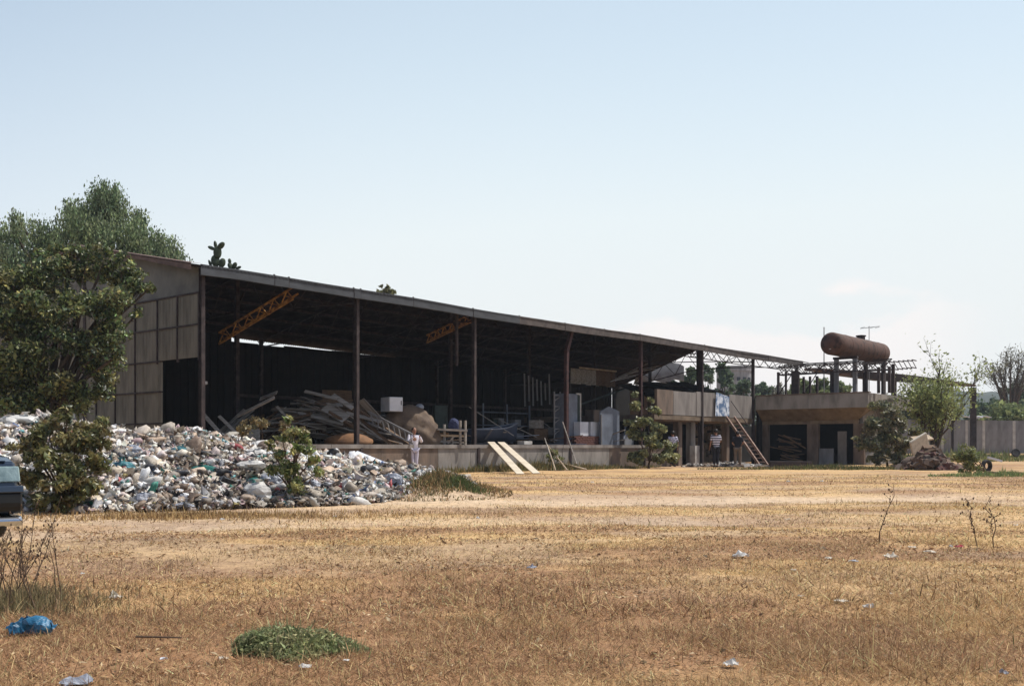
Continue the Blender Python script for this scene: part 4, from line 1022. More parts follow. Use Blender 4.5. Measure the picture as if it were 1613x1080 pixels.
# white bed-rail frame sloping down to the right
rf = empty('rail_frame', P(628, 680, 33.5), 'pale metal railing slanting down among the boards left of the woman', 'railing')
a = P(580, 648, 34); b = P(650, 698, 33.3); b.z = max(b.z, 1.03)
dn = Vector((0, 0, -.38)); MB().bar(a, b + Vector((0, 0, .3)), .05, .05).build('rail', M['concg'], rf); MB().bar(a + dn, b, .05, .05).build('rail', M['concg'], rf)
for i in range(8):
    k = (i + .5) / 8; p0 = a.lerp(b + Vector((0, 0, .3)), k); MB().bar(p0, p0 + dn + Vector((.08, 0, 0)), .055, .03).build('baluster', M['concp' if i in (3, 5) else 'concg'], rf)
# bench frame with posts
bf = empty('wooden_bench_frame', P(712, 697, 35.3), 'pale wooden bench frame standing on the dock right of the woman', 'bench')
x0, x1 = 687, 734; Yb = 35.2
for py, mt in ((676, 'board3'), (685, 'pale_wood'), (695, 'board')):
    p0, p1 = P(x0, py, Yb), P(x1, py + 2, Yb + .3); MB().bar(p0, p1, .06 if py != 676 else .5, .07).build('rail', M['board'] if py != 685 else M['pale_wood'], bf)
for px, tp in ((733, 662), (725, 662), (700, 668), (690, 676), (712, 690)):
    p0 = P(px, tp, Yb + .1); MB().bar(p0, Vector((p0.x, p0.y, 1.0)), .07, .07, up=V).build('leg', M['board'], bf)
MB().bar(P(715, 687, Yb - .05), P(706, 698, Yb - .05), .05, .05).build('brace', M['board'], bf)
q = P(715, 668, Yb + .4); vs, fs = crumple((.24, .2, .2), 77, 3, .2); tag(MB().add([v + q for v in vs], fs).build('blue_bundle', M['bluec']), 'dark blue bundle of cloth on the wooden bench frame', 'bundle')
q = P(696, 684, Yb + .3); tag(MB().box(q + Vector((0, 0, -.02)), (.5, .4, .18)).build('brown_crate', M['board2'], bevel=.01), 'low brown crate inside the bench frame', 'crate')
# dark green cupboard
q = P(693, 655, 37.5); q.z = 1.0 + .75; cabinet('green_cupboard', 'dim green cupboard standing behind the bench frame', 'cupboard', q, (.5, .4, 1.5), .3, M['greend'])
# blue boat hull
hb = empty('boat', PB(785, 697, 1.2), 'dark blue boat hull lying on the dock between the two middle posts', 'boat')
prof = []; n = 12; mm = MB(); vs = []; L_ = 3.2
for i in range(n + 1):
    f = i / n; w_ = .62 * (1 - f ** 3.0) + .02; h = .52 + .30 * f ** 3
    for (yy, zz) in ((-w_, h), (-w_ * .85, .22), (-w_ * .3, .04), (w_ * .3, .04), (w_ * .85, .22), (w_, h)): vs.append(B(0, 0, 0) - O + U * 0 + Vector(hb.location) + U * (f * L_ - 1.4 + (.15 * zz if i == n else 0)) + V * (yy + .6) + Vector((0, 0, zz)))
fs = [(i * 6 + j, (i + 1) * 6 + j, (i + 1) * 6 + j + 1, i * 6 + j + 1) for i in range(n) for j in range(5)] + [(0, 1, 2, 3, 4, 5)]
mm.add(vs, fs).build('hull', M['bluep'], hb, True)
m = MB()
for i in range(n): m.bar(vs[i * 6], vs[i * 6 + 6], .05, .05); m.bar(vs[i * 6 + 5], vs[i * 6 + 11], .05, .05)
m.build('gunwale', M['greyp'], hb)
for f in (.3, .6):
    c = Vector(hb.location) + U * (f * L_ - 1.4) + V * .6 + Vector((0, 0, .42)); MB().box(c, (.22, 1.0, .04), M_UV).build('thwart', M['board'], hb)
# right group: ladders, cabinets, brick base
lt2 = empty('lattice_tower', PB(878, 697, 1.6), 'narrow grey lattice mast standing beside the bent post', 'lattice mast')
p0 = PB(873, 697, 1.6); 
for k in (0, 1):
    MB().bar(p0 + U * (.42 * k), p0 + U * (.42 * k) + Vector((0, 0, 2.2)), .05, .05, up=V).build('rail', M['concg'], lt2)
for i in range(9):
    z = .12 + i * .24; MB().bar(p0 + Vector((0, 0, z)), p0 + U * .42 + Vector((0, 0, z + (.2 if i % 2 else 0))), .03, .03).build('rung', M['concg'], lt2)
cb = empty('tall_cabinet', PB(902, 697, 1.5), 'tall grey cabinet with an open panel right of the bent post', 'cabinet')
s0, s1 = s_of(890, 1.3), s_of(915, 1.3); zt = z_of(621, s1, 1.3)
bx('body', s0, s1 - .25, 1.3, 1.9, 1.0, zt, M['greyp'], cb, .01); bx('side_post', s1 - .07, s1, 1.28, 1.36, 1.0, zt, M['concp'], cb)
bx('top_rail', s1 - .3, s1, 1.28, 1.36, zt - .02, zt + .05, M['concp'], cb); bx('door', s1 - .25, s1 - .09, 1.29, 1.33, 1.7, zt - .05, M['greend'], cb)
for i in range(7): bx('shelf', s1 - .25, s1 - .08, 1.25, 1.28, 1.05 + i * .16, 1.08 + i * .16, M['brick'], cb)
e = empty('brick_plinth', PB(928, 697, .9), 'low red brick plinth on the dock under the two white boxes', 'plinth')
sa, sb = s_of(905, .8), s_of(945, .8); kk_ = 0
for r_ in range(5):
    nb = 8; wdt = (sb - sa) / nb
    for i in range(nb):
        off = wdt / 2 if r_ % 2 else 0; a = sa + i * wdt + off
        if a + wdt > sb + .01: continue
        bx('brick', a + .008, a + wdt - .008, .8 + random.uniform(-.008, .008), 1.05, 1.0 + r_ * .082, 1.0 + r_ * .082 + .074, M['brick'], e)
for (a, b, lab) in ((914, 927, 'left white box on the brick plinth'), (931, 945, 'right white box on the brick plinth')):
    s0, s1 = s_of(a, .95), s_of(b, .95); o = bx('white_box', s0, s1, .95, 1.3, 1.41, z_of(664, s0, .95), M['white'], None, .01); tag(o, lab + ' beside the grey door', 'box', 'white boxes on the plinth')
dr = empty('grey_door', PB(960, 697, 1.0), 'grey sheet-metal door leaning upright at the right of the dock', 'door')
s0, s1 = s_of(945, .7), s_of(975, .7); zt = z_of(646, s1, .7); poly = [(0, 0), (s1 - s0, 0), (s1 - s0, zt - 1.05), ((s1 - s0) * .45, zt - .85), (0, zt - 1.0 - .1)]
MB().prism(poly, .05, M_UV, B(s0, .7, 1.0)).build('leaf_panel', M['greyp'], dr)
MB().box(B(s0 + .03, .65, 1.0 + (zt - 1) / 2 - .1), (.05, .06, zt - 1.25), M_UV).build('frame', M['concg'], dr)
tag(MB().bar(PB(905, 640, 2.5), PB(985, 612, 4), .10, .06).build('long_pole', M['greend']), 'long grey-green pole slanting up over the grey door', 'pole')
o = bx('small_crate', s_of(821, .1), s_of(834, .1), -.05, .3, 1.03, 1.16, M['concp'], None, .01); tag(o, 'small pale box at the dock edge above the leaning planks', 'box')
for i in range(7):
    px = 826 + i * 6.5; a = PB(px, 588 + (i * 37) % 17, 6); b = PB(px + 1, 640 - (i * 23) % 15, 6)
    tag(MB().bar(a, b, .10, .02, up=V).build('hanging_strip', M['concg']), 'dim pale strip hanging in the dark behind the bent post', 'strip', 'strips hanging deep in the shed')
sf = empty('storage_shelf', PB(790, 690, 5.5), 'dim metal shelf with boxes behind the blue boat', 'shelf')
s0, s1 = s_of(755, 5.5), s_of(828, 5.5)
for z in (1.3, 1.9, 2.5): bx('shelf_board', s0, s1, 5.3, 5.8, z, z + .04, M['greyp'], sf)
for q_ in (s0, (s0 + s1) / 2, s1): bx('upright', q_ - .03, q_ + .03, 5.24, 5.3, 1.0, 2.9, M['greyp'], sf)
for i in range(9):
    a_ = s0 + .1 + random.random() * (s1 - s0 - .8); z = (1.34, 1.94)[i % 2]; bx('stored_box', a_, a_ + random.uniform(.25, .6), 5.32, 5.7, z, z + random.uniform(.2, .45), M[('board2', 'concg', 'greend')[i % 3]], sf)
for (px, py, w_, mt_, lab) in ((848, 684, .7, 'board2', 'dim brown crate behind the boat bow'), (866, 679, .5, 'concg', 'grey crate left of the lattice mast'), (845, 668, .5, 'board', 'grey crate stacked on the dim brown crate'), (760, 690, .5, 'board', 'low grey crate just right of the third post'), (935, 655, .8, 'concd', 'brown-grey bundle behind the white boxes')):
    c = PB(px, py, 2.6); c.z = max(c.z, 1.0 + w_ * .35); tag(MB().box(c, (w_, .5, w_ * .7), M_UV @ Euler((0, 0, random.uniform(-.4, .4))).to_matrix()).build('crate', M[mt_], bevel=.01), lab, 'crate')
jl = [(395, 668, 3.0, 'board', 'grey box behind the left flank of the timber heap'), (602, 672, 2.2, 'board2', 'brown crate behind the railing'), (668, 684, 1.6, 'board', 'pale crate between the tarpaulin and the bench frame'), (756, 678, 3.4, 'concg', 'grey carton right of the third post, behind the low crate'), (898, 600, 5.5, None, ''), (985, 690, 1.2, 'concg', 'grey carton at the far right end of the dock')]
for (px, py, t, mt_, lab) in jl:
    if mt_:
        c = PB(px, py, t); h_ = random.uniform(.35, .6); c.z = 1.0 + h_ / 2; tag(MB().box(c, (random.uniform(.5, .8), .45, h_), M_UV @ Euler((0, 0, random.uniform(-.5, .5))).to_matrix()).build('carton', M[mt_], bevel=.012), lab, 'carton')
for i in range(46):
    s_ = random.uniform(7.5, 24); t_ = random.uniform(.7, 4.5); L_ = random.uniform(.5, 1.9); an = random.uniform(-.5, .9) * random.random(); a_ = B(s_, t_, 1.05 + random.uniform(0, .35)); rz_ = random.uniform(0, 6.28)
    tag(MB().bar(a_, a_ + Vector((math.cos(rz_) * L_, math.sin(rz_) * L_ * .6, abs(math.sin(an)) * L_)), random.uniform(.05, .16), .03).build('loose_board', M[random.choice(('board', 'board', 'board2', 'greyp'))]), 'loose board strewn on the dock floor among the stored goods', 'board', 'loose boards strewn over the dock')
# plywood sheet at the back of the timber
q = P(532, 630, 38.5); tag(MB().box(q + Vector((0, 0, -.25)), (1.15, .05, 1.3), Euler((-.2, 0, .4)).to_matrix()).build('plywood_sheet', M['board2']), 'brown plywood sheet standing behind the timber heap', 'plywood')
q = P(565, 645, 37); tag(MB().lathe([(.05, -.05), (.32, -.06), (.34, 0), (.32, .06), (.05, .05)], q, 16, Euler((1.3, 0, .3)).to_matrix()).build('cable_drum', M['board2']), 'round brown disc behind the second post', 'disc')
# orange-brown tarp in the foot of the heap
vs, fs = crumple((1, 1, 1), 9, 3, .3); c = P(552, 690, 33.0)
tag(MB().add([Vector((c.x + v.x * .85, c.y + v.y * .5, 1.0 + max(0, v.z) * .42)) for v in vs], fs).build('orange_tarp', mat('orange_tarp', (.22, .11, .05), (.12, .06, .03), .8, 0, 4, .4), None, True), 'low orange-brown tarpaulin by the second post', 'tarpaulin')

# ------------------------------------------------------------------ timber heap
tim_lab = 'weathered board jumbled in the timber heap on the dock'
hc = P(500, 700, 35.6)
def tz(x): # height profile across the heap
    dx = (x - hc.x); return max(.1, 1.75 * (1 - (abs(dx) / (3.3 if dx < 0 else 3.5)) ** 1.5))
brd = [MB().box((0, 0, 0), (1, .16, .035)).build('board', M['board']), MB().box((0, 0, 0), (1, .10, .05)).build('board', M['board2']), MB().box((0, 0, 0), (1, .3, .02)).build('board', M['board']), MB().box((0, 0, 0), (1, .08, .08)).build('board', M['board2'])]
meshes = [b.data for b in brd]
for b in brd: bpy.data.objects.remove(b)
for i in range(210):
    x = hc.x + random.uniform(-3.2, 2.6); y = hc.y + random.uniform(-1.5, 1.2); h = tz(x) * (1 - .22 * abs(y - hc.y)); z = 1.0 + h * (random.random() ** .45) 
    dx = x - hc.x; slope = -math.copysign(1, dx) * min(.5, abs(dx) * .2) + random.gauss(0, .16)
    o = bpy.data.objects.new('board', meshes[random.choice((0, 0, 1, 2, 3))]); col.objects.link(o)
    L_ = random.uniform(.7, 2.3); rz = random.gauss(.15, .5)
    z = max(z, 1.05 + abs(math.sin(slope)) * L_ * .5)
    o.location = (x, y, z - .05); o.scale = (L_, random.uniform(.7, 1.2), random.uniform(.7, 1.3)); o.rotation_euler = (random.gauss(0, .35), -slope, rz)
    tag(o, tim_lab, 'board', 'boards of the timber heap')
for (a, b, w_, lab) in (((468, 618), (505, 615), 0, None), ((374, 655), (432, 626), .12, 'long pale board slanting up the left flank of the timber heap'), ((410, 628), (436, 618), .16, 'short pale plank end on the upper left of the timber heap'),
                        ((524, 622), (556, 643), .18, 'wide grey plank running down to the second post from the heap top'), ((480, 616), (530, 628), .12, 'pale curved board along the top of the timber heap'),
                        ((512, 640), (545, 660), .42, 'grey square panel tilted in the heap left of the second post'), ((545, 650), (600, 664), .14, 'grey plank passing behind the second post'), ((560, 672), (610, 694), .1, 'pale pole end resting on the dock edge right of the second post'),
                        ((436, 640), (480, 690), .1, 'dark slanting bar behind the weed bush'), ((470, 650), (540, 668), .12, 'long grey board lying low across the heap'), ((320, 652), (352, 688), .12, 'left dark board leaning beside the first post'), ((345, 655), (378, 688), .1, 'right dark board leaning near the first post')):
    if lab is None: continue
    Yq = 34.0 if a[0] > 400 else 30.5
    o = MB().bar(P(a[0], a[1], Yq + .3), P(b[0], b[1], Yq), w_, .04, up=Vector((0, -.7, .7))).build('plank', M['board']); tag(o, lab, 'plank')

# two planks against the dock
for (a, b, lab) in (((776, 703), (820, 748), 'left of the two long pale planks leaning against the dock'), ((792, 699), (845, 747), 'right of the two long pale planks leaning against the dock')):
    s = s_of(a[0], -.3); top = B(s, -.30, 1.04 + (.05 if a[0] > 780 else 0)); top = B(s, -.27, 1.07); Yb = EYE * 1560 / (b[1] - 703); bot = P(b[0], b[1], min(Yb, B(s, 0, 0).y - .8)); bot.z = float(gh(bot.x, bot.y)) + .02
    tag(MB().bar(bot, top + (top - bot) * .04, .27, .03).build('leaning_plank', M['board3']), lab, 'plank', 'planks leaning on the dock')
# poles
for (a, b, r_, mt, lab) in (((862, 700), (875, 743), .028, 'pale_wood', 'leftmost thin pale pole leaning on the dock by the bent post'), ((864, 703), (893, 746), .035, 'pale_wood', 'thicker pale pole leaning right of the leftmost thin pole'),
                            ((886, 664), (908, 730), .03, 'board', 'long dark pole leaning on the dock near the bent post'), ((880, 728), (924, 745), .035, 'pale_wood', 'pale pole lying almost flat at the foot of the dock'), ((858, 690), (868, 720), .025, 'board', 'short dark stick at the dock edge left of the bent post')):
    s = s_of(a[0], -.3); top = B(s, -.3, z_of(a[1], s, -.3)); s2 = s_of(b[0], -1.1); bot = B(s2, -1.1, 0); bot = P(b[0], b[1], bot.y); bot.z = max(bot.z, .03)
    tag(MB().tube(bot, top, r_, r_ * .8, 7).build('wooden_pole', M[mt]), lab, 'pole')
# dark beam and rubble at the foot of the office
q = P(1245, 733, 45.6); q.z = .13
tag(MB().box(q, (1.9, .35, .28), Euler((0, 0, -.05)).to_matrix()).build('dark_trough', M['dark_steel'], bevel=.01), 'dark metal trough lying on the ground under the slab', 'trough')
pile = empty('plank_stack', P(1240, 728, 50), 'grey planks stacked aslant inside the opening under the slab', 'planks')
for i in range(14):
    c = P(1241 + random.uniform(-12, 12), 0, 52.6); z = random.uniform(.15, 1.5)
    MB().box(Vector((c.x, 52.6 + random.uniform(-.3, .5), z)), (random.uniform(.8, 1.5), .16, .04), Euler((random.gauss(0, .1), random.gauss(.25, .15), random.gauss(0, .15))).to_matrix()).build('plank', M['board2'], pile)
def rubble(name, px0, px1, Y0, Y1, n, h, size, mats_, label, cat):
    e = empty(name, P((px0 + px1) / 2, 735, (Y0 + Y1) / 2), label, cat); e.location.z = 0
    buckets = {k: MB() for k in mats_}
    for i in range(n):
        f = random.gauss(0, .38); px = (px0 + px1) / 2 + f * (px1 - px0) / 1.6; Y_ = random.uniform(Y0, Y1); q = P(px, 0, Y_)
        z = max(0, h * (1 - abs(f) * 1.3)) * random.random() * (1 - abs(Y_ - (Y0 + Y1) / 2) / (Y1 - Y0) * 1.2) + .03; s = random.uniform(*size)
        buckets[random.choice(mats_)].box((q.x, Y_, z), (s * random.uniform(1, 2), s, s * random.uniform(.3, .9)), Euler([random.gauss(0, .5) for _ in range(3)]).to_matrix(), random.uniform(.6, 1))
    for k, b in buckets.items():
        o = b.build('rubble', M[k], e); o['kind'] = 'stuff'
    return e
rubble('rubble_strip', 1082, 1200, 45.2, 47.6, 260, .18, (.08, .22), ['concp', 'concd', 'conc', 'ochre'], 'low strip of pale rubble along the foot of the office', 'rubble')
e = rubble('rubble_mound', 1425, 1505, 40, 44, 420, 1.0, (.1, .35), ['soil', 'soil', 'concd', 'board2', 'brick'], 'brown mound of soil and rubble under the slender tree', 'rubble mound')
vs, fs = crumple((1, 1, 1), 31, 3, .3); c = P(1462, 735, 42.4); MB().add([Vector((c.x + v.x * 1.25, c.y + v.y * 1.6, max(-.05, v.z * .62))) for v in vs], fs).build('soil', M['soil'], e, True)
q = P(1448, 697, 45); tag(MB().box(q + Vector((0, 0, -.05)), (.95, .12, .75), Euler((.35, -.5, .2)).to_matrix()).build('cream_slab', M['bag_cream'], bevel=.03), 'cream slab of mattress or board propped on the rubble mound', 'slab')
q = P(1452, 690, 45.4); tag(MB().box(q, (.9, .5, .08), Euler((.4, -.12, .1)).to_matrix()).build('cream_board', M['pale_wood'], bevel=.02), 'cream board lying across the propped cream slab', 'board')
q = P(1480, 716, 41.5); tag(MB().box(q, (.55, .2, .08), Euler((.3, .5, .2)).to_matrix()).build('white_plank', M['white']), 'small white plank stuck in the rubble mound right of the tree', 'plank')
# tyre by the low bush
c = P(1554, 728, 36); c.z = .25
ty = empty('old_tyre', c - Vector((0, 0, .38)), 'old black tyre standing beside the low shrub at the right', 'tyre'); Mx = Euler((math.pi / 2, 0, .35)).to_matrix()
pr = [(.2, -.09), (.3, -.11), (.36, -.08), (.37, 0), (.36, .08), (.3, .11), (.2, .09), (.19, 0), (.2, -.09)]
mm = MB(); vs = []; n = 20
for r_, z_ in pr[:-1]:
    for i in range(n): vs.append(c + Mx @ Vector((r_ * .62 * math.cos(2 * math.pi * i / n), r_ * .62 * math.sin(2 * math.pi * i / n), z_ * .7)))
K = len(pr) - 1; fs = [(k * n + i, k * n + (i + 1) % n, ((k + 1) % K) * n + (i + 1) % n, ((k + 1) % K) * n + i) for k in range(K) for i in range(n)]
mm.add(vs, fs).build('tread', M['tyre'], ty, True)
a = P(1556, 720, 38); tag(MB().bar(a, P(1578, 726, 38), .1, .08).build('white_pipe', M['white']), 'white plank lying behind the old tyre', 'plank')
c = P(1600, 706, 62); tag(MB().lathe([(.1, -.06), (.25, -.08), (.27, 0), (.25, .08), (.1, .06)], Vector((c.x, 62, .45 + .1)), 16, Euler((1.2, 0, 0)).to_matrix()).build('old_tyre', M['tyre']), 'dark tyre leaning near the boundary wall at the right edge', 'tyre')

# ------------------------------------------------------------------ people
def skin(vs, es, rad, root=0, sub=2):
    me = bpy.data.meshes.new('tmp'); me.from_pydata([tuple(v) for v in vs], es, []); o = bpy.data.objects.new('tmp', me); col.objects.link(o)
    md = o.modifiers.new('s', 'SKIN'); md.use_smooth_shade = True
    for i, r_ in enumerate(rad):
        r_ = r_ if isinstance(r_, tuple) else (r_, r_); me.skin_vertices[0].data[i].radius = r_; me.skin_vertices[0].data[i].use_root = (i == root)
    sm = o.modifiers.new('d', 'SUBSURF'); sm.levels = sub; sm.render_levels = sub
    dg = bpy.context.evaluated_depsgraph_get(); ev = o.evaluated_get(dg); m2 = ev.to_mesh()
    V_ = [Vector(v.co) for v in m2.vertices]; F_ = [tuple(p.vertices) for p in m2.polygons]; ev.to_mesh_clear(); bpy.data.objects.remove(o); bpy.data.meshes.remove(me); return V_, F_
def person(loc, rz, H, label, shirt, pants, shoe, arms, legs, hair=.0, long_hair=False, hat=None, sleeves=1, camera=False, lean=0):
    # local frame: faces +y; everything in metres for a 1.75 m body, scaled to H
    k = H / 1.75; e = empty('person', loc, label, 'person'); Rz = Euler((0, 0, rz)).to_matrix(); Lc = Vector(loc)
    def T(v): return Lc + Rz @ (Vector(v) * k)
    J = dict(pel=(0, 0, .95), waist=(0, .0, 1.08), chest=(0, 0 + lean, 1.30), neck=(0, .0 + lean, 1.47), head0=(0, .01 + lean, 1.54), head1=(0, .02 + lean, 1.66))
    J['shL'] = (-.19, lean, 1.42); J['shR'] = (.19, lean, 1.42)
    (J['elL'], J['haL']), (J['elR'], J['haR']) = arms
    (J['knL'], J['anL']), (J['knR'], J['anR']) = legs
    J['hiL'] = (-.10, 0, .90); J['hiR'] = (.10, 0, .90)
    names = list(J); ii = {n_: i for i, n_ in enumerate(names)}
    E = [('pel', 'waist'), ('waist', 'chest'), ('chest', 'neck'), ('neck', 'head0'), ('head0', 'head1'), ('chest', 'shL'), ('chest', 'shR'), ('shL', 'elL'), ('elL', 'haL'), ('shR', 'elR'), ('elR', 'haR'), ('pel', 'hiL'), ('pel', 'hiR'), ('hiL', 'knL'), ('knL', 'anL'), ('hiR', 'knR'), ('knR', 'anR')]
    Rr = dict(pel=(.13, .10), waist=(.12, .09), chest=(.15, .10), neck=.055, head0=.075, head1=.075, shL=.06, shR=.06, elL=.04, elR=.04, haL=.028, haR=.028, hiL=.085, hiR=.085, knL=.055, knR=.055, anL=.036, anR=.036)
    def sc_(v, f=1.0, a=0): return tuple((q * f + a) * k for q in v) if isinstance(v, tuple) else (v * f + a) * k
    V_, F_ = skin([T(J[n_]) for n_ in names], [(ii[a], ii[b]) for a, b in E], [sc_(Rr[n_], .9) for n_ in names]); m = MB().add(V_, F_)
    m.ell(T((0, .02 + lean, 1.625)), (.078 * k, .095 * k, .118 * k), 14, 10, Rz)
    m.ell(T((0, .115 + lean, 1.61)), (.013 * k, .02 * k, .025 * k), 6, 5, Rz)
    for sx in (-1, 1): m.ell(T((sx * .079, .01 + lean, 1.62)), (.012 * k, .022 * k, .032 * k), 6, 5, Rz)
    for sd in ('L', 'R'):
        ha = Vector(J['ha' + sd]); el = Vector(J['el' + sd]); d = (ha - el).normalized(); sx = d.orthogonal().normalized(); palm = ha + d * .05
        m.ell(T(palm), (.032 * k, .018 * k, .045 * k), 8, 6, Rz @ Matrix((sx, d.cross(sx), d)).transposed())
        for fi in range(4):
            b0 = palm + d * .03 + sx * (-.024 + .016 * fi); ln = (.055, .065, .06, .045)[fi]; m.path([T(b0), T(b0 + d * ln * .55), T(b0 + d * ln * .9 + d.cross(sx) * ln * .4)], [.009 * k, .008 * k, .006 * k], 5)
        tb = palm - sx * .03; m.path([T(tb), T(tb - sx * .02 + d * .03), T(tb - sx * .015 + d * .05)], [.010 * k, .009 * k, .007 * k], 5)
    m.build('body', M['skin'], e, True)
    for sx in (-1, 1): MB().ell(T((sx * .03, .108 + lean, 1.64)), (.012 * k, .006 * k, .008 * k), 6, 4, Rz).build('eye', M['black'], e)
    MB().ell(T((0, .108 + lean, 1.565)), (.022 * k, .008 * k, .006 * k), 6, 4, Rz).build('mouth', M['red'], e)
    # shirt
    sn = ['pel', 'waist', 'chest', 'neckb', 'shL', 'shR', 'elL', 'elR', 'haL', 'haR']; J['neckb'] = (0, lean, 1.45)
    hL = Vector(J['elL']).lerp(Vector(J['haL']), .8 if sleeves == 2 else .02); hR = Vector(J['elR']).lerp(Vector(J['haR']), .8 if sleeves == 2 else .02)
    if sleeves == 1: eL = Vector(J['shL']).lerp(Vector(J['elL']), .85); eR = Vector(J['shR']).lerp(Vector(J['elR']), .85)
    else: eL, eR = Vector(J['elL']), Vector(J['elR'])
    sv = [(0, 0, .88), (0, 0, 1.08), J['chest'], J['neckb'], J['shL'], J['shR'], eL, eR] + ([hL, hR] if sleeves == 2 else [])
    se = [(0, 1), (1, 2), (2, 3), (2, 4), (2, 5), (4, 6), (5, 7)] + ([(6, 8), (7, 9)] if sleeves == 2 else [])
    sr = [(.185, .135), (.16, .125), (.175, .13), .07, .085, .085, .06, .06] + ([.045, .045] if sleeves == 2 else [])
    V_, F_ = skin([T(v) for v in sv], se, [sc_(r_) for r_ in sr], 1); MB().add(V_, F_).build('shirt', M[shirt], e, True)
    # trousers
    ends = [Vector(J['kn' + s_]).lerp(Vector(J['an' + s_]), .92) for s_ in 'LR']
    tv = [(0, 0, .97), J['hiL'], J['hiR'], J['knL'], J['knR'], ends[0], ends[1]]
    V_, F_ = skin([T(v) for v in tv], [(0, 1), (0, 2), (1, 3), (2, 4), (3, 5), (4, 6)], [sc_(r_) for r_ in [(.165, .12), .11, .11, .078, .078, .066, .066]], 0); MB().add(V_, F_).build('trousers', M[pants], e, True)
    for s_ in 'LR':
        an = Vector(J['an' + s_]); MB().ell(T((an.x, an.y + .06, .05)), (.048 * k, .135 * k, .05 * k), 8, 6, Rz).build('shoe', M[shoe], e, True)
    hm = MB(); hm.ell(T((0, -.012 + lean, 1.655)), (.092 * k, .098 * k, .105 * k), 12, 8, Rz)
    if long_hair: hm.ell(T((0, -.06 + lean, 1.56)), (.085 * k, .055 * k, .17 * k), 10, 8, Rz)
    hm.build('hair', M[hat] if hat else M['hair'], e, True)
    if camera:
        c = (Vector(J['haL']) + Vector(J['haR'])) / 2 + Vector((0, .06, .05)); cc = empty('camera_body', T(c), 'small black camera held up by the woman in white', 'camera')
        MB().box(T(c), (.13 * k, .06 * k, .085 * k), Rz).build('case', M['black'], cc); MB().tube(T(c), T(c + Vector((0, .09, 0))), .032 * k, .03 * k, 10).build('lens', M['black'], cc)
    return e
down = lambda s_: ((s_ * .25, -.02, 1.15), (s_ * .27, .06, .90))
stand = (((-.11, .02, .50), (-.12, 0, .09)), ((.11, .02, .50), (.12, 0, .09)))
close_ = (((-.08, .02, .50), (-.07, 0, .09)), ((.08, .02, .50), (.07, 0, .09)))
ql = P(652, 744, 33.6)
person((ql.x, ql.y, 0.0), R(180 + 30), 1.60, 'woman in white standing by the dock holding a camera up to her face', 'cloth_white', 'cloth_lilac', 'cloth_white',
       (((-.27, .12, 1.20), (-.09, .27, 1.45)), ((.27, .12, 1.20), (.09, .27, 1.45))), close_, long_hair=True, sleeves=2, camera=True)
q = P(1127, 736, 45.0)
person((q.x, 44.9, 0), R(8), 1.74, 'man in a dark and white striped shirt with his back to the yard', 'striped', 'cloth_black', 'cloth_black', (down(-1), ((.25, .05, 1.18), (.14, .22, 1.10))), close_, sleeves=1)
q = P(1162, 735, 45.5)
person((q.x, 45.5, 0), R(-20), 1.66, 'man in a dark shirt and beige trousers standing below the ladder', 'cloth_black', 'cloth_beige', 'cloth_black', (((-.26, .02, 1.16), (-.18, .2, 1.05)), ((.26, .05, 1.18), (.16, .24, 1.08))), stand, sleeves=1)
q = P(1056, 722, 47)
person((q.x, 46.3, 0), R(12), 1.68, 'person in a pale patterned shirt half hidden behind the pale-leaved bush', 'pattern', 'cloth_black', 'cloth_black', (down(-1), down(1)), stand, sleeves=1)

# ------------------------------------------------------------------ car at the left edge
cx = 0.0; CW = 1.62; CY0 = -CW / 2
car = empty('parked_car', (cx - 2.1, 0, 0), 'dark blue parked car whose nose pokes in at the left edge', 'car')
def cprism(nm, poly, y0, y1, mt, bev=.02):
    m = MB(); m.prism([(cx + a, b) for a, b in poly], y1 - y0, None, (0, (y0 + y1) / 2, 0)); return m.build(nm, M[mt], car, bevel=bev)
body = [(-.02, .40), (0, .52), (-.02, .62), (-.10, .80), (-.35, .845), (-1.1, .90), (-1.35, .93), (-3.6, .95), (-4.15, .90), (-4.25, .55), (-4.2, .30), (-3.75, .26), (-3.7, .45), (-3.5, .6), (-3.2, .62), (-2.95, .5), (-2.88, .26), (-1.2, .24), (-1.12, .5), (-.9, .62), (-.6, .62), (-.45, .48), (-.38, .26), (-.06, .28)]
cprism('body', body, CY0 + .03, CY0 + CW - .03, 'car_paint', .025)
cprism('cabin', [(-1.35, .93), (-1.95, 1.33), (-2.2, 1.38), (-3.1, 1.36), (-3.6, .95)], CY0 + .14, CY0 + CW - .14, 'carglass', .03)
cprism('roof', [(-1.95, 1.345), (-2.2, 1.40), (-3.1, 1.38), (-3.15, 1.34)], CY0 + .12, CY0 + CW - .12, 'car_paint', .01)
cprism('bumper', [(.04, .30), (.06, .38), (.05, .50), (0, .53), (-.42, .52), (-.42, .30)], CY0 - .005, CY0 + CW + .005, 'black', .02)
cprism('bumper_strip', [(.065, .50), (.055, .565), (-.4, .565), (-.4, .50)], CY0 - .012, CY0 + CW + .012, 'car_paint', .008)
cprism('valance', [(.05, .17), (.06, .23), (.02, .27), (-.36, .27), (-.36, .19)], CY0 + .0, CY0 + CW, 'chrome', .01)
for y0, y1 in ((CY0 + .005, CY0 + .42), (CY0 + CW - .42, CY0 + CW - .005)):
    o = cprism('headlight', [(.015, .60), (-.05, .755), (-.22, .755), (-.25, .60)], y0, y1, 'lamp', .012)
cprism('grille', [(.01, .60), (-.03, .74), (-.06, .74), (-.03, .60)], CY0 + .44, CY0 + CW - .44, 'black', .005)
cprism('hood', [(-.08, .81), (-.35, .862), (-1.1, .915), (-1.3, .925), (-1.3, .905), (-.35, .84), (-.1, .79)], CY0 + .12, CY0 + CW - .12, 'car_paint', .006)
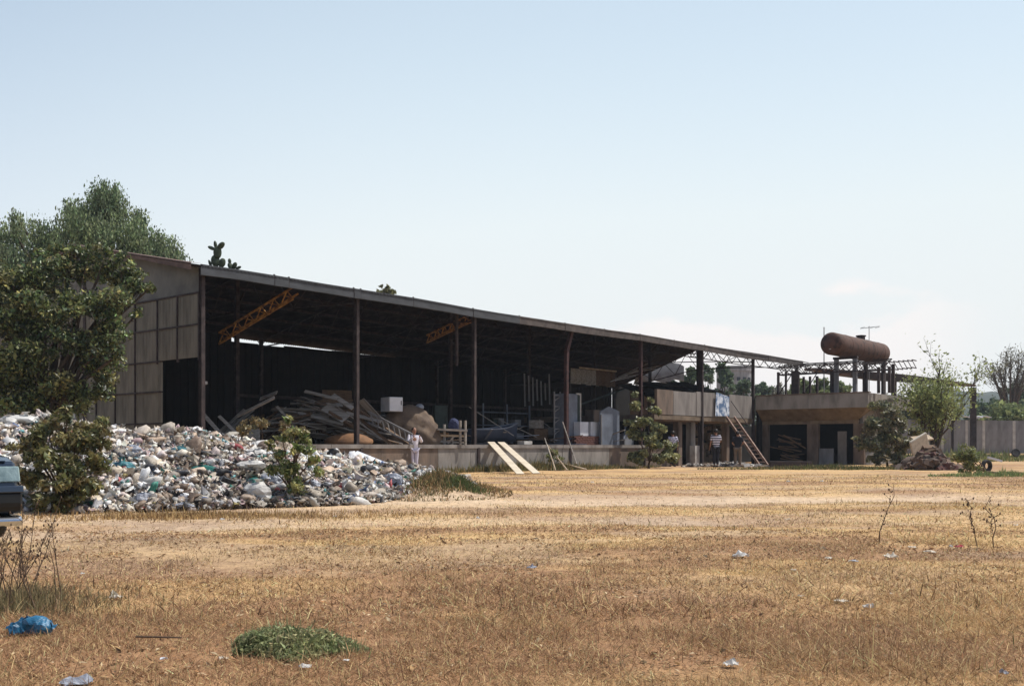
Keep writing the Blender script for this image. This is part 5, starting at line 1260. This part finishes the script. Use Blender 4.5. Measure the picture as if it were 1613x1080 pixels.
for xx in (-.75, -3.32):
    for yy in (CY0 + .1, CY0 + CW - .1):
        c = Vector((cx + xx, yy, .29)); Mx = Euler((math.pi / 2, 0, 0)).to_matrix()
        wv = MB().lathe([(.12, -.09), (.26, -.1), (.29, -.07), (.29, .07), (.26, .1), (.12, .09)], c, 20, Mx).build('wheel', M['tyre'], car, True)
        MB().lathe([(.02, -.1), (.16, -.105), (.17, 0), (.16, .105), (.02, .1)], c, 14, Mx).build('rim', M['chrome'], wv)
MB().box((cx - 1.45, CY0 - .06, .98), (.1, .14, .1)).build('mirror', M['car_paint'], car, bevel=.02)
fw = Vector((.64, -.77, 0)).normalized(); lf = Vector((-fw.y, fw.x, 0)); crn = P(33, 703, 9.8); crn.z = 0
car.location = crn - lf * (CW / 2) - fw * 2.1 ; car.rotation_euler = (0, 0, math.atan2(fw.y, fw.x))

# ------------------------------------------------------------------ yard litter
def litter(px, py, wpx, hpx, mt, label, name='litter', cat='litter', grp='litter scattered on the dry grass'):
    Y_ = EYE * 1560 / (py - 703); c = P(px, py, Y_); c.z = float(gh(c.x, c.y)) + .012; sc_ = Y_ / 1560
    rx = wpx / 2 * sc_; rz = hpx / 2 * sc_; sd = int(px * 3 + py * 11); rr = np.random.default_rng(sd); n = 7
    vs = []; 
    for j in range(n):
        for i in range(n):
            a = i / (n - 1) * 2 - 1; b = j / (n - 1) * 2 - 1; edge_ = 1 - .35 * (abs(a) ** 3 + abs(b) ** 3)
            vs.append(c + Vector(((a + rr.normal(0, .09)) * rx * edge_, (b + rr.normal(0, .09)) * rx * .75 * edge_, abs(rr.normal(.4, .35)) * rz * 1.3 * (1.25 - .8 * max(abs(a), abs(b))))))
    fs = []
    for j in range(n - 1):
        for i in range(n - 1):
            a = j * n + i; fs += [(a, a + 1, a + n + 1), (a, a + n + 1, a + n)]
    tag(MB().add(vs, fs).build(name, M[mt]), label, cat, grp)
for a in [(182, 945, 34, 14, 'bag_cream', 'crumpled white paper on the grass left of the green clump, behind it'),
          (258, 1040, 18, 10, 'white', 'small bright white scrap near the dark stick'),
          (352, 1040, 24, 9, 'bag_cream', 'pale scrap left of the green clump in the foreground'),
          (480, 1048, 30, 9, 'bag_white', 'flat white scrap just in front of the green clump'),
          (545, 1038, 16, 5, 'bag_white', 'tiny white scrap right in front of the green clump'),
          (120, 1076, 76, 16, 'bag_grey', 'large grey plastic sheet at the lower left corner'),
          (838, 895, 22, 8, 'bag_grey', 'grey-white crumpled scrap in the middle of the yard'),
          (1152, 1043, 34, 18, 'bag_white', 'white folded paper at the lower right of centre'),
          (1167, 878, 40, 15, 'bag_white', 'white plastic scrap left of the leaning stalk'),
          (1404, 878, 34, 14, 'bag_cream', 'cream scrap pair right of the leaning stalk'),
          (1466, 868, 30, 7, 'bag_cream', 'thin cream scrap between the stalk and the red scrap'),
          (1498, 862, 10, 7, 'bag_white', 'small white scrap touching the red scrap'),
          (1510, 862, 20, 7, 'red', 'small red plastic scrap left of the twin stalks'),
          (1437, 861, 18, 5, 'bag_cream', 'tiny pale scrap behind the cream pair'),
          (1368, 955, 24, 16, 'bag_white', 'white pointed scrap below the leaning stalk'),
          (1325, 946, 34, 6, 'bag_cream', 'flat cream scrap left of the pointed white one'),
          (1262, 940, 16, 8, 'bag_cream', 'small cream scrap alone on the brown grass'),
          (1305, 881, 18, 7, 'bag_cream', 'small pale scrap right of the white plastic scrap'),
          (1344, 885, 24, 5, 'bag_grey', 'greyish scrap between the white plastic and the cream pair'),
          (1582, 1060, 20, 12, 'bag_grey', 'grey-white scrap in the lower right corner'),
          (1250, 898, 14, 5, 'bag_cream', 'tiny cream scrap below the white plastic scrap'),
          (1242, 760, 10, 5, 'bag_white', 'white scrap on the grass far in front of the office'),
          (1295, 760, 8, 4, 'bag_white', 'second white scrap to the right, before the office'),
          (933, 759, 8, 4, 'bag_white', 'tiny white scrap in front of the dock poles'),
          (747, 780, 14, 6, 'white', 'white paper on the weedy earth mound'),
          (753, 815, 8, 7, 'bag_white', 'small upright white scrap on the dirt track'),
          (1600, 826, 10, 4, 'bag_white', 'tiny white scrap on the track at the right edge'),
          (130, 905, 10, 5, 'bag_white', 'tiny white scrap by the dry weed stalks'),
          (527, 812, 10, 6, 'white', 'small white scrap on the track in front of the heap'),
          (350, 818, 12, 5, 'bag_white', 'white scrap on the track left of centre of the heap'),
          (1240, 815, 14, 4, 'bag_cream', 'pale scrap on the track at the right'),
          (1405, 935, 12, 4, 'bag_cream', 'tiny scrap on brown grass right of the pointed one')]:
    litter(*a)
# blue bag
Yb = 5.0; c = P(42, 990, Yb); c.z = float(gh(c.x, c.y)); e = MB(); n = 22; vs = []
for i in range(n):
    a = -.35 + 1.2 * math.pi * i / (n - 1)
    for j in range(5):
        b = j / 4; rr_ = .078 + .02 * b + random.gauss(0, .006)
        vs.append(c + Vector((.015 + rr_ * 1.25 * math.cos(a), rr_ * .8 * math.sin(a), .004 + (.085 * math.sin(b * 2.1) * (.5 + .5 * max(0, math.sin(a)) ) + random.gauss(0, .007)) * (j > 0))))
fs = [(i * 5 + j, (i + 1) * 5 + j, (i + 1) * 5 + j + 1, i * 5 + j + 1) for i in range(n - 1) for j in range(4)]
e.add(vs, fs)
vs2, fs2 = crumple((.075, .05, .045), 8, 3, .35); e.add([v + c + Vector((.05, .03, .05)) for v in vs2], fs2)
tag(e.build('blue_bag', M['bag_blue']), 'torn blue plastic bag on the dry grass at the lower left', 'plastic bag')
a = P(214, 1019, 4.75); a.z = .04; b = P(286, 1017, 4.7); b.z = .045; tag(MB().tube(a, b, .006, .004, 6).build('dark_stick', M['stem']), 'dark stick lying on the grass left of the green clump', 'stick')

# stalks
def stalk(name, base, top, label, n=5, grp=None, wig=.02, mt='stem', heads=True):
    e = empty(name, base, label, 'dry stalk', grp); m = MB(); base = Vector(base); top = Vector(top); pts = [base.lerp(top, i / 5) + Vector((random.gauss(0, wig), random.gauss(0, wig), 0)) * (0 < i < 5) for i in range(6)]
    m.path(pts, [.006 - .0007 * i for i in range(6)], 5)
    for i in range(n):
        k = random.uniform(.35, .95); p_ = base.lerp(top, k); d = Vector((random.uniform(-1, 1), random.uniform(-1, 1), random.uniform(.2, 1))).normalized() * random.uniform(.03, .10)
        m.path([p_, p_ + d], [.0025, .0015], 4)
        if heads: m.ell(p_ + d, (.008, .008, .012), 5, 4)
    for i in range(16):
        k = random.uniform(.3, 1.0); m.ell(base.lerp(top, k) + Vector((random.gauss(0, .005), random.gauss(0, .005), 0)), (.006, .006, .008), 5, 4)
    m.build('stem', M[mt], e)
def G(px, py): Y_ = EYE * 1560 / (py - 703); q = P(px, py, Y_); q.z = float(gh(q.x, q.y)); return q
b = G(1385, 855); stalk('dry_stalk', b, b + Vector((.16, .05, .58)), 'tall single dry stalk leaning right on the open grass', 6)
b = G(1540, 862); stalk('dry_stalk', b, b + Vector((-.10, .03, .47)), 'left of the two dry stalks near the right edge', 12)
b = G(1565, 862); stalk('dry_stalk', b, b + Vector((-.02, .03, .47)), 'right of the two dry stalks near the right edge', 12)
ws = empty('dry_shrub', G(42, 955), 'leafless dry weed shrub in the lower left foreground', 'dry shrub'); m = MB(); bb = G(42, 950)
for i in range(22):
    o_ = bb + Vector((random.gauss(0, .13), random.gauss(0, .16), 0)); d = Vector((random.gauss(0, .35), random.gauss(0, .3), 1)).normalized(); L_ = random.uniform(.25, .62); p1 = o_ + d * L_
    mid = o_.lerp(p1, .5) + Vector((random.gauss(0, .015), 0, 0)); m.path([o_, mid, p1], [.0035, .0028, .0014], 4)
    for k in range(6):
        q = o_.lerp(p1, random.uniform(.4, 1)); d2 = (d + Vector((random.gauss(0, .7), random.gauss(0, .7), 0))).normalized() * random.uniform(.03, .12); m.path([q, q + d2], [.002, .001], 4); m.ell(q + d2, (.005, .005, .009), 5, 4)
m.build('stems', M['stem'], ws)

# ------------------------------------------------------------------ grass
def blades(name, pos, h, wd, cols, m='straw', spread=.7, kind='stuff', parent=None, lab=None, cat=None, flat=False):
    n = len(pos); a = rng.random(n) * 2 * np.pi; lean = np.abs(rng.normal(0, spread, n)) if not flat else np.where(rng.random(n) < .86, rng.uniform(1.0, 1.62, n), rng.uniform(0, .9, n)); hh = h * rng.lognormal(0, .35, n); w_ = wd * rng.lognormal(0, .25, n)
    dx, dy = np.cos(a), np.sin(a); side = np.stack([-dy, dx, np.zeros(n)], 1) * w_[:, None] / 2
    b2 = rng.random(n) * 2 * np.pi; side = np.stack([np.cos(b2), np.sin(b2), rng.normal(0, .3, n)], 1) * w_[:, None] / 2
    up = np.stack([dx * np.sin(lean * .8), dy * np.sin(lean * .8), np.cos(lean * .8)], 1) * (hh * .55)[:, None]; tip = up + np.stack([dx * np.sin(lean), dy * np.sin(lean), np.cos(lean)], 1) * (hh * .5)[:, None]
    v = np.stack([pos - side, pos + side, pos + up + side * .7, pos + up - side * .7, pos + tip], 1).reshape(-1, 3)
    f = np.concatenate([np.array([[0, 1, 2], [0, 2, 3], [3, 2, 4]])[None] + (np.arange(n) * 5)[:, None, None]], 0).reshape(-1, 3)
    o = np_mesh(name, v, f, np.repeat(cols, 5, 0), M[m], parent, kind)
    if lab: tag(o, lab, cat)
    return o
def field(n, y0, y1):
    y = np.sqrt(rng.uniform(y0 ** 2, y1 ** 2, n)); x = rng.uniform(-.60, .60, n) * y + rng.uniform(-.6, .6, n); return x, y
PX = []; HH = []; WW = []; CC = []
for (n, y0, y1, h, wd) in ((120000, 3.0, 5.6, .048, .0030), (150000, 5.6, 10, .050, .005), (130000, 10, 18, .052, .009), (90000, 18, 34, .055, .015)):
    x, y = field(n, y0, y1); t = track_mask(x, y); dens = fbm(x * 1.3 + 3, y * 1.6 + 8, 4); 
    keep = (rng.random(n) < np.clip(1.15 - t * 1.05, 0.05, 1) * sstep(.18, .50, dens) * (1 - .7 * sstep(.52, .66, fbm(x * .5 + 70, y * 1.1 + 9, 4)) * sstep(5, 10, y))) & (heap_z(x, y) < .02)
    x, y, dens = x[keep], y[keep], dens[keep]; n2 = len(x)
    nearb = 1 - sstep(4.3, 8, y); tall = sstep(.5, .75, fbm(x * .7 + 31, y * .9 + 4, 3)) 
    hh = h * (.6 + .7 * tall + .5 * nearb * dens); gcol = ground_colour(x, y)
    c = gcol * rng.lognormal(.12, .30, n2)[:, None]; mixk = rng.random(n2)
    c = np.where((mixk < .22)[:, None], np.array([.62, .45, .22]) * rng.lognormal(0, .2, n2)[:, None], c); c = np.where((mixk > .88)[:, None], np.array([.16, .095, .055]) * rng.lognormal(0, .3, n2)[:, None], c)
    c = np.where(((mixk > .86) & (mixk < .88))[:, None], np.array([.14, .14, .06]), c)
    PX.append(np.stack([x, y, gh(x, y) - .002], 1)); HH.append(hh); WW.append(np.full(n2, wd)); CC.append(np.clip(c, 0, .7))
P_, H_, W_, C_ = map(np.concatenate, (PX, HH, WW, CC))
blades('dry_grass', P_, H_, W_, C_, lab='short dry straw-coloured grass covering the yard', cat='grass', flat=True)
# dead leaf scraps, twigs and clods lying in the grass
n = 60000; x, y = field(n, 2.9, 11.5); k = rng.random(n) < sstep(.35, .62, fbm(x * 1.9 + 13, y * 2.2 + 5, 4)) * (1 - .6 * track_mask(x, y)); x, y = x[k], y[k]; n = len(x)
LC = np.array([[.34, .18, .085], [.24, .13, .07], [.42, .27, .13], [.18, .11, .065], [.52, .40, .25]])
v, f, c = scatter(LEAF_V, LEAF_F, np.stack([x, y, gh(x, y) + .008], 1), rotmats(n, rng.normal(0, .6, n)), (np.clip(rng.lognormal(-4.1, .45, n), .006, .05) * (.8 + y * .03))[:, None] * np.array([[1.3, .9, 1.6]]), LC[rng.integers(0, 5, n)] * rng.lognormal(0, .25, n)[:, None])
tag(np_mesh('leaf_scraps', v, f, c, M['straw'], None, 'stuff'), 'dead brown leaf scraps and clods strewn through the dry grass', 'leaf scraps')
# thicker weeds: at the foot of the dock, near the heap, on the earth mound, green strips on the right
def patch(name, cx_, cy_, rx, ry, n, h, wd, cols, lab, cat='weeds', m='straw', dome=0, rot=0, spread=.6):
    a = rng.random(n) * 2 * np.pi; r_ = np.minimum(1, np.abs(rng.normal(0, .48, n)) + .05 * rng.random(n)); ex = rx * r_ * np.cos(a); ey = ry * r_ * np.sin(a); x = cx_ + ex * math.cos(rot) - ey * math.sin(rot); y = cy_ + ex * math.sin(rot) + ey * math.cos(rot)
    k = rng.random(n) < sstep(.25, .5, fbm(x * 3 + 1, y * 3, 3)) ; x, y, r_ = x[k], y[k], r_[k]; n = len(x)
    z = gh(x, y) + dome * rng.random(n) * (1 - r_ ** 2); cc = np.array(cols)[rng.integers(0, len(cols), n)] * rng.lognormal(0, .3, n)[:, None]
    return blades(name, np.stack([x, y, z], 1), h * (1.15 - .6 * r_), wd, cc, m, lab=lab, cat=cat, spread=spread)
GW = [[.07, .13, .035], [.05, .10, .03], [.10, .15, .045], [.06, .11, .05]]
GC = [[.22, .25, .11], [.15, .19, .08], [.28, .30, .14], [.18, .20, .10], [.36, .30, .16]]
def groundplant(name, c, rx, ry, h, n, size, cols, lab):
    a = rng.random(n) * 2 * np.pi; rr_ = np.sqrt(rng.random(n)); x = c.x + rx * rr_ * np.cos(a) * (1 + .25 * np.sin(3 * a + 1)); y = c.y + ry * rr_ * np.sin(a) * (1 + .2 * np.sin(4 * a))
    top = h * np.sqrt(np.clip(1 - rr_ ** 2, 0, 1)) * (.45 + .9 * fbm(x * 9, y * 9, 3)); z = gh(x, y) + top * rng.random(n) ** .6 * rng.uniform(.6, 1.25, n) + .004
    kk_ = (np.floor(x * 14) * 7 + np.floor(y * 14) * 13).astype(int) % 40
    o = leafcloud(name, np.stack([x, y, z], 1), size, palette(kk_, n, cols, .35), M['leafm'], None, 'stuff', aspect=.55); tag(o, lab, 'green plant')
    a = rng.random(700) * 6.28; rr_ = np.abs(rng.normal(0, .5, 700)); px_ = c.x + rx * rr_ * np.cos(a); py_ = c.y + ry * rr_ * np.sin(a)
    blades('sprig', np.stack([px_, py_, gh(px_, py_) + h * .35 * np.clip(1 - rr_ ** 2, 0, 1)], 1), h * .75, .004, np.array(cols)[rng.integers(0, 5, 700)] * .9, 'leafm', .6, 'stuff', o)
q = G(452, 1020); groundplant('green_clump', q, .28, .23, .10, 8000, .026, GC, 'dense low green plant on the brown grass in the foreground')
q = G(545, 1018); groundplant('green_sprig', q, .10, .08, .04, 600, .02, GC, 'thin green sprigs trailing right of the dense green plant')
MG = [[.30, .19, .09], [.16, .15, .06], [.38, .25, .12], [.11, .13, .05], [.20, .12, .065]]
patch('mound_weeds', -1.35, 19.0, 1.35, 2.3, 14000, .10, .018, MG, 'brown and green weeds on the low earth mound at the heap tip', 'weeds', spread=1.1)
q = P(725, 785, 18.2); patch('green_weeds', q.x, 18.3, .55, .6, 3500, .09, .016, [[.09, .12, .04], [.12, .13, .05], [.07, .09, .035]], 'greener weeds at the right tip of the earth mound', 'weeds', 'leafm')
bs = B(s_of(850, -.6), -.55, 0); patch('dock_weeds', bs.x, bs.y, 9.0, .35, 12000, .20, .025, [[.10, .12, .04], [.26, .20, .09], [.16, .15, .06], [.30, .22, .11]], 'mixed green and straw weeds along the foot of the dock', 'weeds', rot=ROTU, spread=.5)
q = P(1590, 750, 31); patch('green_strip', q.x, 31.5, 2.3, .9, 8000, .11, .03, [[.12, .19, .06], [.17, .21, .08], [.30, .26, .12]], 'bright green ground strip before the low shrub at the right', 'weeds', 'leafm', spread=.8)
q = P(1360, 742, 40); patch('office_weeds', q.x - 1, 41, 5.5, 1.4, 9000, .12, .03, [[.12, .13, .045], [.25, .19, .09], [.09, .11, .04]], 'green and straw weeds before the round bush and rubble', 'weeds', spread=.6)
q = P(1590, 715, 60); patch('far_weeds', q.x, 66, 8, 6, 7000, .35, .08, [[.12, .15, .05], [.20, .18, .08]], 'green weeds along the foot of the boundary wall', 'weeds', 'leafm')
q = G(350, 812); patch('heap_edge_grass', -4.4, 13.6, 4.3, 1.1, 9000, .07, .012, [[.40, .26, .12], [.26, .16, .08], [.48, .34, .16]], 'brown tufted grass along the front foot of the trash heap', 'grass', rot=.08, spread=1.2)
q = G(40, 950); patch('corner_weeds', q.x + .05, q.y - .2, .8, .9, 6500, .08, .005, [[.24, .20, .10], [.36, .26, .13], [.16, .15, .08], [.20, .13, .08]], 'rough grey-brown weeds around the dry shrub in the lower left', 'weeds', spread=1.0)
# dock plants
bush('dock_plant', B(s_of(872, -.5), -.55, 0), [(*B(s_of(872, -.5), -.5, .75), .22), (*B(s_of(868, -.5), -.5, .5), .2), (*B(s_of(880, -.5), -.5, .45), .18)], 420, .09, [[.12, .14, .05], [.17, .17, .07]], 'small leafy plant growing up the dock behind the poles', 'plant', r0=.02)
bush('left_shrub', (*B(1.4, -.9, 0).xy, 0), [(*B(1.4, -.8, 1.6), .3), (*B(2.2, -.8, 1.5), .25), (*B(.8, -.8, 1.45), .3), (*B(3.0, -.6, 1.4), .2)], 700, .10, [[.14, .13, .06], [.20, .15, .08]], 'dry shrub showing over the heap at the first post', 'bush', r0=.03)

# ------------------------------------------------------------------ air
hz_ = MB(); hz_.box((0, 480, 17.5), (1900, 1000, 38)); hm_ = bpy.data.materials.new('haze'); hm_.use_nodes = True; hn = hm_.node_tree; hn.nodes.clear()
ho = hn.nodes.new('ShaderNodeOutputMaterial'); pv = hn.nodes.new('ShaderNodeVolumePrincipled'); pv.inputs['Density'].default_value = .00035; pv.inputs['Color'].default_value = (.80, .88, 1, 1)
hn.links.new(pv.outputs[0], ho.inputs['Volume']); o = hz_.build('haze', hm_); o['kind'] = 'stuff'
